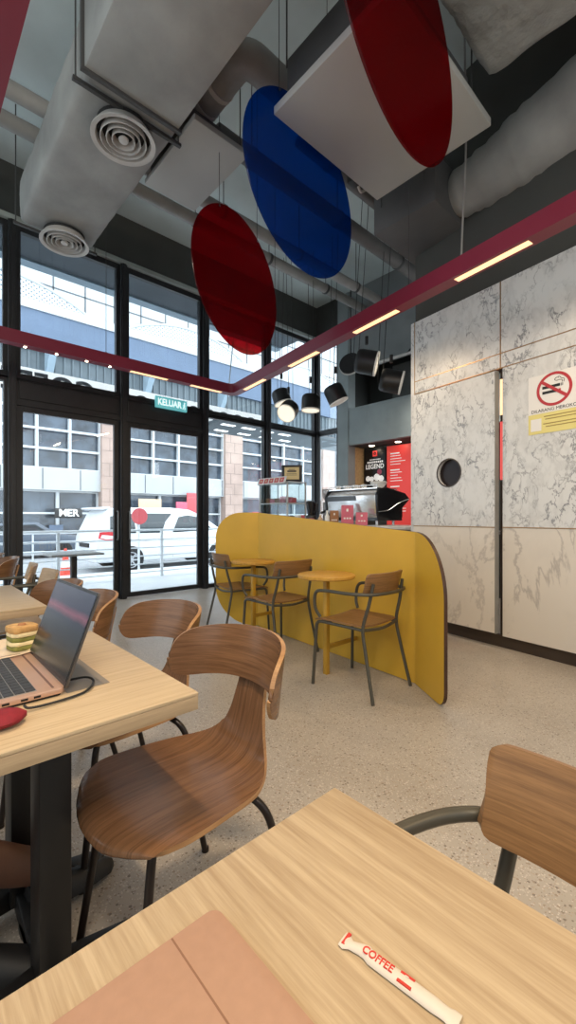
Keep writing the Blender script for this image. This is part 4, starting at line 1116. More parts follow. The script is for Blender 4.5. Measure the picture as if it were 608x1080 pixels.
b = NB(); box(b, .02, .48, -.42, .42, .482, .496); tube(b, round_path([(.02, -.42, .50), (.02, -.42, .53), (.02, .42, .53), (.02, .42, .50)], .02), .007); link('cup_rail', b, M['chrome'], em)
for sy in (-1, 1):
    b = NB(); tube(b, smooth_path([(.0, sy * .47, .18), (.2, sy * .472, .20), (.45, sy * .472, .30), (.7, sy * .472, .36)], 6), .004, 6); link('side_trim', b, M['chrome'], em)
for sx in (.10, .48):
    for sy in (-.36, .36):
        b = NB(); tube(b, [(sx, sy, 0), (sx, sy, .07)], .018, 12); link('foot', b, M['chrome'], em)
b = NB(); prism(b, [(-.028, .33), (-.010, .34), (.0, .40), (-.024, .395)], -.1, .41, 'xz'); link('dark_stripe', b, M['machdark'], em)
def cup(): 
    t = thing('cup', 'x', 'cup'); b = NB(); lathe(b, [(0, 0), (.022, 0), (.036, .03), (.040, .058), (.037, .058), (.033, .03), (.018, .005), (0, .005)], 20); link('bowl', b, M['white'], t)
    b = NB(); tube(b, smooth_path([(.036, 0, .048), (.056, 0, .046), (.056, 0, .022), (.032, 0, .018)], 4), .004, 6); link('handle', b, M['white'], t); return t
cp = cup()
for i, (x, y, s) in enumerate(((.15, .36, .8), (.14, .20, 1), (.15, .04, 1), (.16, -.10, 1), (.30, .28, 1), (.30, .12, 1))):
    o = cp if i == 0 else copy_tree(cp)
    o.location = (4.62 + x, 3.77 + y, CZ + .497); o.scale = (1, 1, 1); o['group'] = 'cups on top of the espresso machine'; o['label'] = 'white cup on top of the espresso machine, ' + ('leftmost of the front row', 'second from left in the front row', 'third from left in the front row', 'rightmost of the front row', 'left one of the back row', 'right one of the back row')[i]
b = NB(); lathe(b, [(0, 0), (.05, 0), (.10, .05), (.115, .08), (.10, .09), (0, .09)], 24, Matrix.Translation((4.84, 3.47, CZ + .497))); tag(link('bowl', b, M['white']), 'upturned white bowl at the right on top of the espresso machine', 'bowl')
# grinder
t = thing('coffee_grinder', 'pale coffee grinder left of the espresso machine', 'grinder', (4.86, 4.42, CZ))
b = NB(); box(b, -.09, .09, -.07, .07, 0, .04, .008); box(b, -.05, .07, -.055, .055, .04, .34, .02); link('body', b, M['silver'], t)
b = NB(); lathe(b, [(.03, .34), (.075, .42), (.08, .52), (.075, .53), (0, .53)], 20); link('hopper', b, glassy('hopper_plastic', (.6, .6, .6), .1, (.3, .3, .3), .3), t)
b = NB(); tube(b, [(-.05, 0, .2), (-.13, 0, .17)], .018, 10); link('spout', b, M['lampblack'], t)
# black mixer
t = thing('drink_blender', 'black drinks blender on the counter between pastries and machine', 'blender', (4.56, 4.47, CZ))
b = NB(); lathe(b, [(0, 0), (.09, 0), (.095, .03), (.075, .13), (.06, .14), (0, .14)], 20); link('motor_base', b, M['lampblack'], t)
b = NB(); lathe(b, [(0, .14), (.05, .14), (.075, .30), (.078, .33), (.05, .35), (0, .35)], 20); link('jug', b, M['machdark'], t)
b = NB(); tube(b, round_path([(0, -.07, .31), (0, -.12, .31), (0, -.11, .19), (0, -.055, .18)], .02), .010); link('handle', b, M['lampblack'], t)
# pastry case
px_, py_ = 4.60, 5.18
t = thing('display_case', 'glass pastry display case at the far left end of the counter', 'display case', (px_, py_, CZ))
b = NB()
for (sx, sy) in ((-.17, -.33), (-.17, .33), (.22, -.33), (.22, .33)): box(b, sx - .01, sx + .01, sy - .01, sy + .01, .0, .66)
for z in (.02, .33, .66):
    box(b, -.18, .23, -.34, .34, z - .012, z, 0)
link('frame', b, M['winframe'], t)
b = NB(); box(b, -.175, -.171, -.32, .32, .02, .64); box(b, -.16, .21, -.336, -.332, .02, .64); box(b, -.16, .21, .332, .336, .02, .64); link('glass', b, M['caseglass'], t, False)
rnd = random.Random(2)
for lvl in (.021, .331):
    for k in range(6):
        y = py_ - .27 + k * .107; nm, mm, lb = (('pastry', 'brownpack', 'brown pastry'), ('snack_pack', 'pinkpack', 'pink wrapped snack'))[(k + (lvl > .1)) % 2]
        b = NB(); prism(b, rrect(-.06, .06, -.04, .04, .02), 0, rnd.uniform(.06, .11), 'xy', bev=.012, mtx=Matrix.Translation((px_ + rnd.uniform(-.03, .03), y, CZ + lvl)))
        tag(link(nm, b, M[mm]), '%s on the %s shelf of the pastry display case' % (('leftmost ', 'middle ', 'rightmost ')[2 - k // 2] + lb, 'upper' if lvl > .1 else 'lower'), 'pastry' if k % 2 == 0 else 'snack', '%s on the %s display shelf' % ({'brown pastry': 'brown pastries', 'pink wrapped snack': 'pink wrapped snacks'}[lb], 'upper' if lvl > .1 else 'lower'))
# slanted tag strip on the case
t = thing('price_strip', 'slanted white strip with a row of five red picture tags above the pastry case', 'sign', (4.395, 5.18, 1.74))
SM = Matrix.Rotation(R(-90), 4, 'Z') @ Matrix.Rotation(R(70), 4, 'X')
b = NB(); box(b, -.34, .34, -.055, .055, -.003, .003, mtx=SM); link('strip', b, M['signwhite'], t, False)
b = NB()
for k in range(5): box(b, -.30 + k * .125, -.30 + k * .125 + .095, -.038, .038, .003, .005, mtx=SM)
link('picture_tag', b, M['tagred'], t, False)
b = NB()
for k in range(5): lathe(b, [(0, 0), (.020, 0), (.020, .002), (0, .002)], 12, SM @ Matrix.Translation((-.252 + k * .125, 0, .005)))
link('tag_picture', b, M['beige'], t, False)
b = NB(); box(b, -.0, .01, -.33, -.32, -.05, -.0); box(b, .0, .01, .32, .33, -.05, .0); link('bracket', b, M['greyframe'], t, False)
# black framed certificate on the case
t = thing('certificate', 'black framed cream certificate standing on the pastry case', 'plaque', (4.60, 4.93, 1.722), R(-48))
b = NB(); box(b, -.16, .16, -.012, .0, 0, .26, .003); link('frame', b, M['menublack'], t)
b = NB(); box(b, -.115, .115, -.014, -.0125, .035, .225); 
link('paper', b, M['yellowcard'], t, False)
b = NB(); box(b, -.07, .07, -.0152, -.0142, .150, .175); box(b, -.05, .05, -.0152, -.0142, .185, .195); box(b, -.08, .08, -.0152, -.0142, .12, .126); box(b, -.08, .08, -.0152, -.0142, .10, .106); link('print', b, M['kick'], t, False)
# pink cards and packs at the counter edge
def card(x, y, w, h, m, label, rz=-55, glyph=True):
    t = thing('counter_card', label, 'card', (x, y, CZ), R(rz))
    b = NB(); box(b, -w / 2, w / 2, -.003, .003, 0, h, mtx=Matrix.Rotation(R(-8), 4, 'X')); link('card_face', b, m, t, False)
    b = NB(); box(b, -w / 2, w / 2, -.02, .05, 0, .006); link('stand', b, M['caseglass'], t, False)
    b = NB()
    for k in range(3): box(b, -w * .3 + k * w * .23, -w * .3 + k * w * .23 + w * .15, -.0045, -.003, h * .30, h * .38, mtx=Matrix.Rotation(R(-8), 4, 'X'))
    box(b, -w * .08, w * .08, -.0045, -.003, h * .68, h * .82, mtx=Matrix.Rotation(R(-8), 4, 'X'))
    link('card_print', b, M['signwhite'], t, False)
card(4.46, 3.70, .16, .27, M['pinkcard'], 'taller pink upright menu card in front of the espresso machine')
card(4.46, 3.46, .15, .17, M['pinkcard'], 'shorter pink square card in front of the espresso machine')
card(4.46, 3.93, .12, .20, M['brownpack'], 'small brown product card left of the pink cards')
for i, (x, y, h) in enumerate(((4.46, 4.06, .20), (4.45, 4.18, .15))):
    t = thing('syrup_bottle', ('taller' if i == 0 else 'shorter') + ' pale bottle on the counter left of the pink cards', 'bottle', (x, y, CZ))
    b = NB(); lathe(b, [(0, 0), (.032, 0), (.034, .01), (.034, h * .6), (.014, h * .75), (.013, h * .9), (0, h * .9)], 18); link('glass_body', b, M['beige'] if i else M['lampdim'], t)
    b = NB(); lathe(b, [(0, h * .9), (.016, h * .9), (.016, h), (0, h)], 14); link('cap', b, M['white'], t)
for i, (x, y, s, m) in enumerate(((4.46, 4.37, .055, 'pinkpack'), (4.45, 4.64, .06, 'white'), (4.46, 4.77, .05, 'pinkpack'), (4.56, 4.67, .06, 'pinkpack'))):
    b = NB(); rnd = random.Random(i); prism(b, rrect(-.035, .035, -s * .7, s * .7, .012), 0, .09 + .05 * (i % 2), 'xy', bev=.012, mtx=Matrix.Translation((x, y, CZ)) @ Matrix.Rotation(R(rnd.uniform(-10, 10)), 4, 'Z'))
    tag(link('snack_packet', b, M[m]), ['pink snack packet nearest the espresso machine and bottles', 'white snack packet at the counter edge between pink ones', 'pink snack packet at the counter edge touching the pastry case', 'taller pink snack packet set behind the white one'][i], 'packet', 'snack packets beside the pastry case')

# menu boards on the kitchen back wall
XW = 6.989
def wmtx(y, z, x=XW - .03): return frame_mtx((x, y, z), (0, -1, 0))
t = thing('menu_board', 'black menu board reading LEGEND with a red emblem on the kitchen wall', 'sign', (0, 0, 0))
b = NB(); box(b, XW - .028, XW, 4.83, 5.34, 1.35, 2.50, .004); link('board', b, M['menublack'], t)
text('headline', 'LEGEND', .125, M['menutext'], wmtx(5.08, 2.16), t, .001, True, .92)
b = NB()
for (y, z, w, h) in ((5.08, 2.25, .38, .035), (5.08, 2.30, .26, .018)):
    for k in range(9):
        box(b, XW - .0295, XW - .028, y - w / 2 + k * w / 9, y - w / 2 + k * w / 9 + w / 13, z - h / 2, z + h / 2)
link('small_print', b, M['menutext'], t, False)
b = NB(); box(b, XW - .031, XW - .028, 5.02, 5.13, 2.36, 2.47, .002); link('emblem', b, M['menured'], t)
b = NB(); lathe(b, [(.028, 0), (.028, .002), (.016, .002), (.016, 0), (.028, 0)], 16, wmtx(5.075, 2.415, XW - .031)); link('emblem_mark', b, M['menublack'], t)
b = NB()
for (y, z, r) in ((5.24, 1.93, .055), (5.15, 1.92, .05), (5.03, 1.95, .07), (4.93, 1.92, .06)): lathe(b, [(0, 0), (r, 0), (r, .002), (0, .002)], 24, wmtx(y, z, XW - .028))
link('cup_pictures', b, M['menutext'], t, False)
b = NB(); lathe(b, [(0, 0), (.055, 0), (.055, .002), (0, .002)], 24, wmtx(4.97, 2.05, XW - .028)); link('ice_picture', b, M['pinkcard'], t, False)
t = thing('menu_board', 'bright red price menu board right of the black one', 'sign', (0, 0, 0))
b = NB(); box(b, XW - .028, XW, 3.20, 4.80, .95, 2.52, .004); link('board', b, M['menured'], t)
b = NB(); rnd = random.Random(11)
for cy_ in (4.72, 3.95):
    z = 2.38
    for k in range(24):
        w = rnd.uniform(.12, .34) if k % 6 else .20; h = .020 if k % 6 == 0 else .011
        if k % 6 != 5: box(b, XW - .0295, XW - .028, cy_ - w, cy_, z - h, z)
        z -= .052
link('price_lines', b, M['menutext'], t, False)
# things on the back counter glimpsed at the right
t = thing('back_counter', 'dark back counter along the kitchen wall', 'counter', (6.68, 3.6, 0))
b = NB(); box(b, -.25, .29, -1.5, 1.7, 0, .92); link('cabinet', b, M['darkwall'], t, False); b = NB(); box(b, -.28, .29, -1.5, 1.7, .92, .96); link('worktop', b, M['silver'], t, False)

# ------------------------------------------------------------------ pendant lamps over the counter
CA, SA = cos(R(42.5)), sin(R(42.5))
def cw(px, py, Z):
    X = (px - 304) / 455 * Z; return Vector((CA * X + SA * Z, -SA * X + CA * Z, 1.16 - (py - 546) / 455 * Z))
def pendant(p, tiltdeg, az, rad, h, lit, label, ring=False):
    t = thing('pendant_lamp', label, 'lamp', p, 0, 'black drum pendants over the counter')
    m = Matrix.Rotation(R(az), 4, 'Z') @ Matrix.Rotation(R(tiltdeg), 4, 'Y')
    b = NB(); lathe(b, [(0, h / 2), (rad * .82, h / 2), (rad * .95, h * .42), (rad, h * .25), (rad, -h / 2), (rad * .95, -h / 2), (rad * .94, h * .2), (0, h * .35)], 28, m); link('lamp_shade', b, M['lampblack'], t)
    b = NB(); lathe(b, [(0, -h * .40), (rad * .93, -h * .40), (rad * .93, -h * .47), (0, -h * .47)], 28, m); link('diffuser', b, M['lampwhite' if lit else 'lampdim'], t)
    b = NB(); lathe(b, [(rad * 1.0, -h * .52), (rad * 1.02, -h * .44), (rad * .95, -h * .44), (rad * .94, -h * .52), (rad, -h * .52)], 28, m); link('rim', b, M['lampdim'], t)
    b = NB(); top = m @ Vector((0, 0, h / 2))
    for s in (-.03, .03): tube(b, smooth_path([tuple(top), (top.x + s * .5, top.y - s, top.z + .15), (s, -s, ZC - p[2])], 5), .004, 6)
    tube(b, [(0, 0, top.z + .20), (0, 0, top.z + .30)], .022, 10); link('cord', b, M['cable'], t)
    return t
pendant(cw(297, 419, 7.2), -18, -60, .15, .23, True, 'drum pendant lamp with lit opening, leftmost of the cluster by the glass')
pendant(cw(304.5, 433, 6.8), -52, -159, .15, .22, True, 'drum pendant tipped to show its pale lit face, lowest of the left pair')
pendant(cw(328, 425, 7.0), 3, 0, .15, .25, True, 'upright black drum pendant in front of the corner window post')
pendant(cw(354, 416, 6.6), -25, -42, .15, .27, False, 'black tilted drum pendant left of the grey column')
pendant(cw(387, 382, 5.6), -76, -55, .155, .27, True, 'sideways drum pendant with a glowing rim facing right')
pendant(cw(413, 402, 5.5), -76, -55, .145, .27, False, 'sideways dark drum pendant nearest the marble wall')
# conduit and round vent on the kitchen wall
t = thing('wall_conduit', 'pale horizontal conduit across the dark recess above the kitchen', 'pipe', (6.40, 4.3, 3.93))
b = NB(); tube(b, [(0, 1.0, 0), (0, -1.6, .0)], .028, 10); link('pipe_run', b, M['vent'], t)
b = NB(); 
for y in (.9, -.3, -1.2): tube(b, [(0, y, 0), (.09, y, 0.1)], .012, 8)
link('bracket', b, M['rod'], t)
t = thing('air_vent', 'small concentric round vent beside the glowing sideways pendant', 'vent', (6.15, 5.02, 3.95), R(-70))
mm_ = Matrix.Rotation(R(75), 4, 'X')
for q, z in ((.22, 0), (.15, .01), (.09, .02)):
    b = NB(); lathe(b, [(q, 0), (q - .01, -.012), (q - .035, -.004), (q - .03, .02), (q, .02), (q, 0)], 28, mm_); link('ring', b, M['vent'], t)
b = NB(); lathe(b, [(0, .015), (.2, .015), (.2, .06), (0, .06)], 24, mm_); tube(b, [(0, 0, .1), (0, 0, ZC - 3.95)], .01, 6); link('throat', b, M['ventdark'], t)
# round box with fan on the corner of the pale unit
t = thing('speaker', 'small black square speaker bracket at the corner of the large pale air unit', 'speaker', (3.02, 2.42, 4.18))
b = NB(); box(b, -.05, .05, -.05, .05, -.06, .06, .01); link('housing', b, M['lampblack'], t)
b = NB(); tube(b, smooth_path([(.05, 0, -.05), (.12, .02, -.06), (.2, .0, .02), (.22, 0, .1)], 4), .012, 8); tube(b, [(0, 0, .05), (0, 0, ZC - 4.18)], .006, 6); link('bracket', b, M['vent'], t)
# exit sign
t = thing('exit_sign', 'cyan lit KELUAR exit sign over the right glass door', 'sign', (3.15, YW - .10, 2.90))
b = NB(); box(b, -.26, .26, -.02, .02, -.085, .085, .004); link('sign_body', b, M['exit'], t)
text('sign_text', 'KELUAR', .135, M['exittext'], frame_mtx((-.035, -.021, 0), (1, 0, 0)), t, .001, True, .80)
b = NB(); t_ = bmesh.new(); lathe(t_, [(0, 0), (.012, 0), (.012, .001), (0, .001)], 10, frame_mtx((.215, -.0215, .045), (1, 0, 0)))
tube(t_, [(.21, -.0215, .03), (.205, -.0215, -.005), (.225, -.0215, -.03), (.215, -.0215, -.055)], .005, 6); tube(t_, [(.205, -.0215, -.005), (.185, -.0215, -.05)], .005, 6); tube(t_, [(.235, -.0215, .005), (.21, -.0215, .022), (.19, -.0215, .005)], .004, 6)
merge(b, t_); link('running_figure', b, M['exittext'], t)
b = NB(); box(b, -.2, -.18, .02, .085, .0, .02); box(b, .18, .2, .02, .085, .0, .02); link('bracket', b, M['black'], t)

# ------------------------------------------------------------------ outside
b = NB(); box(b, -12, 30, YW + .12, 10.2, -.30, -.10); struct('terrace', b, M['terrace'])
b = NB(); box(b, -60, 120, 10.2, 32, -.70, -.42); struct('road', b, M['road'])
b = NB(); box(b, -60, 120, 26.5, 32, -.44, -.30); struct('far_pavement', b, M['terrace'])
# soffit slab of this building over the terrace
b = NB(); box(b, -12, 6.5, YW + .15, 7.32, 5.0, 5.3); struct('outer_soffit', b, M['soffit'])
b = NB(); box(b, -12, 6.5, 7.32, 7.52, 4.97, 5.3); struct('outer_beam', b, M['lightbeam'])
# sign band of the shop front, read from behind
t = thing('shop_fascia_sign', 'pale shop fascia band with large COFFEE letters seen from behind', 'sign', (0, 7.62, 3.25))
b = NB(); box(b, -6, 6.4, .030, .034, -.14, .235); link('band', b, M['signband'], t, False)
text('letters', 'COFFEE', .46, M['lettergrey'], frame_mtx((1.75, .024, .0), (-1, 0, 0)), t, .004, True, 1.0)
b = NB()
for k in range(10):
    x = 3.0 + k * .36
    lathe(b, [(.165, 0), (.165, .008), (.10, .008), (.10, 0), (.165, 0)], 24, frame_mtx((x, .020, -.02), (1, 0, 0)))
    if k > 8: break
link('round_letters', b, M['lettergrey'], t, False)
b = NB()
for x in (-3, -.2, 2.95, 5.25): tube(b, [(x, .05, .2), (x, -.2, 1.66)], .012, 8)
link('support_rod', b, M['greyframe'], t)
# canopy over the terrace further right
b = NB(); box(b, 4.6, 12, 6.85, 7.95, 3.0, 3.06); struct('outer_canopy', b, M['ribs'])
for i, (x, y) in enumerate(((4.9, 7.1), (5.4, 7.1), (5.9, 7.1), (6.4, 7.1), (5.1, 7.65), (5.7, 7.65), (6.3, 7.65), (6.9, 7.65))):
    b = NB(); box(b, -.15, .15, -.05, .05, -.012, 0); o = link('canopy_lamp', b, M['outlamp'], None, False); o.location = (x, y, 2.999)
    tag(o, 'white lamp in the terrace canopy outside, ' + ('leftmost', 'second from left', 'third from left', 'rightmost')[i % 4] + (' of the row nearer the glass', ' of the row farther out')[i // 4], 'lamp', 'lamps under the terrace canopy')

# opposite building
FB = 30.0
bd = thing('building', 'white clad building with gridded windows and pink stone piers across the street', 'building', (10, FB, -.3))
def fb(bm, x0, x1, z0, z1, y0, y1): return box(bm, x0 - 10, x1 - 10, y0 - FB, y1 - FB, z0 + .3, z1 + .3)
b = NB(); fb(b, -20, 90, 10.9, 40, FB, FB + 3); fb(b, -20, 90, 8.95, 9.3, FB, FB + 2); fb(b, -20, 90, 2.9, 4.25, FB - .1, FB + .6); link('wall', b, M['facade'], bd, False)
b = NB(); fb(b, -20, 90, -.3, 8.9, FB + .9, FB + 2); link('dark_interior', b, M['winpane'], bd, False)
b = NB()
x = -4.0
while x < 60: fb(b, x, x + .09, 11, 32, FB - .02, FB); x += 1.9
z = 15.6
while z < 32: fb(b, -20, 70, z, z + .09, FB - .02, FB); z += 1.7
link('cladding_joints', b, M['facjoint'], bd, False)
b = NB(); x = -4.2
while x < 50: fb(b, x, x + .05, 2.95, 4.25, FB - .12, FB - .1); x += 2.2
link('spandrel_joints', b, M['facjoint'], bd, False)
piers = (-8.0, 1.0, 10.3, 20.2, 32.0)
def ptx(p): return p
for x in piers:
    b = NB(); fb(b, x, x + 1.75, -.3, 9.4, FB - .35, FB + .6); o = link('stone_pier', b, M['stone'], bd, False)
    b = NB()
    for k in range(11): fb(b, x, x + 1.75, .5 + .86 * k, .53 + .86 * k, FB - .36, FB - .349)
    for k in range(11): xx = x + (.9 if k % 2 else .5); fb(b, xx, xx + .03, .5 + .86 * k, .5 + .86 * (k + 1), FB - .36, FB - .349)
    link('stone_joints', b, M['stonejoint'], o, False)
for i, x in enumerate(piers[:-1]):
    x0 = x + 1.75; x1 = piers[i + 1]; n = 4 if x1 - x0 < 9 else 4
    # upper strip window and ground floor window, each with one grid of panes
    b = NB(); s = (x1 - x0) / n
    for k in range(n + 1): fb(b, x0 + k * s - .08, x0 + k * s + .08, 4.2, 9.0, FB - .05, FB + .25)
    for z in (4.25, 5.48, 6.7, 7.9, 9.0): fb(b, x0, x1, z - .07, z + .07, FB - .06, FB + .25)
    o = link('upper_window', b, M['winframe'], bd, False)
    b = NB(); fb(b, x0, x1, 4.25, 9.0, FB + .30, FB + .34); link('window_panes', b, M['winpane'], o, False)
    b = NB(); s = (x1 - x0) / 3
    for k in range(4): fb(b, x0 + k * s - .09, x0 + k * s + .09, -.3, 2.95, FB + .35, FB + .6)
    for z in (.2, 1.45, 2.85): fb(b, x0, x1, z - .06, z + .06, FB + .34, FB + .6)
    o = link('shop_window', b, M['winframe'], bd, False)
    b = NB(); fb(b, x0, x1, -.3, 2.85, FB + .62, FB + .66); link('window_panes', b, M['winpane'], o, False)
# canopy of the opposite building: blue band, ribbed soffit, brackets
cb = NB(); fb(cb, -20, 90, 11.4, 13.75, 29.6, 30.0); link('blue_band', cb, M['bluecanopy'], bd, False)
cb = NB(); fb(cb, -20, 90, 13.75, 14.3, 29.5, 30.0); link('band_cap', cb, M['facade'], bd, False)
cb = NB(); fb(cb, -20, 90, 9.3, 11.4, 29.9, 30.5); link('ribbed_soffit', cb, M['ribs'], bd, False)
cb = NB(); x = -10
while x < 50: fb(cb, x, x + .12, 9.3, 11.4, 29.8, 29.9); x += .5
link('soffit_ribs', cb, M['ribs'], bd, False)
for x in (6.9, 13.2, 19.5, 26):
    cb = NB(); prism(cb, [(28.4 - FB, 11.65), (29.8 - FB, 11.65), (29.8 - FB, 9.8)], x - 10, x - 9.6, 'yz'); link('bracket', cb, M['lightbeam'], bd, False)
# leaf shaped perforated screens
def leafshape(x0, x1, zc_, h):
    poly = []; n = 24
    for k in range(n + 1): u = k / n; poly.append((x0 - 10 + (x1 - x0) * u, zc_ + h * math.sin(pi * u) ** .75 + .3))
    return poly
for (x0, x1) in ((-.8, 9.5), (12.0, 22.2), (24.8, 35)):
    b = NB(); prism(b, leafshape(x0, x1, 14.25, 1.45), -.26, -.16, 'xz'); o = link('leaf_screen', b, M['perf'], bd, False)
    b = NB(); P3 = leafshape(x0, x1, 14.25, 1.45); tube(b, [(p[0], -.25, p[1]) for p in P3], .10, 8); link('leaf_rim', b, M['facade'], o)
# shop signs across the street
def csign(name, x, z, w, h, m, y=FB - .5, label='', cat='sign', txt=None, tm='menutext', ts=.5):
    t = thing(name, label, cat, (x, y, z)); b = NB(); box(b, -w / 2, w / 2, -.05, .05, -h / 2, h / 2, .01); link('sign_panel', b, M[m], t)
    b = NB(); box(b, -.04, .04, .05, FB + .4 - y, -.04, .04); link('bracket', b, M['greyframe'], t)
    if txt: text('sign_text', txt, ts, M[tm], frame_mtx((0, -.055, 0), (1, 0, 0)), t, .005, True)
    return t
csign('shop_sign', 8.2, 1.45, 1.6, .62, 'menublack', label='dark shop sign reading MER across the street left of the van', txt='MER', ts=.62)
csign('window_poster', 7.65, .15, .8, 1.1, 'bluecanopy', y=FB + .2, label='blue poster in the shop window across the street', cat='poster')
csign('shop_sign', 17.3, 1.9, 1.5, 2.3, 'tagred', label='large red square shop banner across the street above the van')
csign('shop_sign', 16.1, 1.9, .9, .9, 'pinkcard', label='round cornered pink purple sign left of the red banner')
csign('shop_sign', 13.6, 2.1, 1.7, .8, 'beige', label='beige oval shop sign across the street above the van roof')
csign('menu_stand', 23.5, .8, 1.3, 1.7, 'tagred', label='red and white poster stand across the street near the stone pier')
# railings
def railing(y, x0, x1, z0, name, label, step=2.05, rails=(.12, .29, .46, .63, .80, 1.0), off=0):
    t = thing(name, label, 'railing', (0, y, z0))
    x = x0 + off
    while x <= x1:
        b = NB(); box(b, x - .025, x + .025, -.03, .03, 0, 1.0, .004); link('post', b, M['rail'], t); x += step
    for z in rails:
        b = NB(); tube(b, [(x0, -.035, z), (x1, -.035, z)], .024 if z > .95 else .013, 8); link('rail', b, M['rail'], t)
    return t
railing(8.75, -3.0, 10.6, -.10, 'railing', 'low horizontal bar steel railing along the terrace edge', off=1.15)
railing(17.6, -1.5, 15.5, -.42, 'railing', 'steel crash railing on the far side of the road behind the van', 2.6, (.35, .7, 1.0))
# terrace table and cone
t = thing('terrace_table', 'grey topped terrace table on a black column outside the left door', 'table', (2.0, 6.95, -.10))
b = NB(); box(b, -.36, .36, -.26, .26, .70, .73, .006); link('tabletop', b, M['outtable'], t)
b = NB(); box(b, -.04, .04, -.04, .04, .02, .70, .005); link('column', b, M['blackiron'], t)
b = NB(); box(b, -.2, .2, -.2, .2, 0, .02, .005); link('base', b, M['blackiron'], t)
t = thing('traffic_cone', 'red and white traffic cone behind the terrace table', 'cone', (3.45, 12.7, -.42))
b = NB(); lathe(b, [(0, .0), (.16, .03), (.15, .035), (.03, .75), (0, .75)], 24); box(b, -.2, .2, -.2, .2, 0, .03, .01); link('cone_body', b, M['cone'], t)
b = NB(); lathe(b, [(.118, .24), (.090, .42)], 24); lathe(b, [(.071, .53), (.052, .65)], 24); link('white_band', b, M['white'], t)
t = thing('stop_sign', 'round red road sign on a post in front of the van', 'sign', (4.90, 11.3, -.42))
b = NB(); lathe(b, [(0, 0), (.22, 0), (.22, .02), (0, .02)], 28, frame_mtx((0, -.02, 1.62), (1, 0, 0))); link('sign_disc', b, M['tagred'], t)
b = NB(); tube(b, [(0, .02, 0), (0, .02, 1.7)], .03, 10); link('post', b, M['rail'], t)

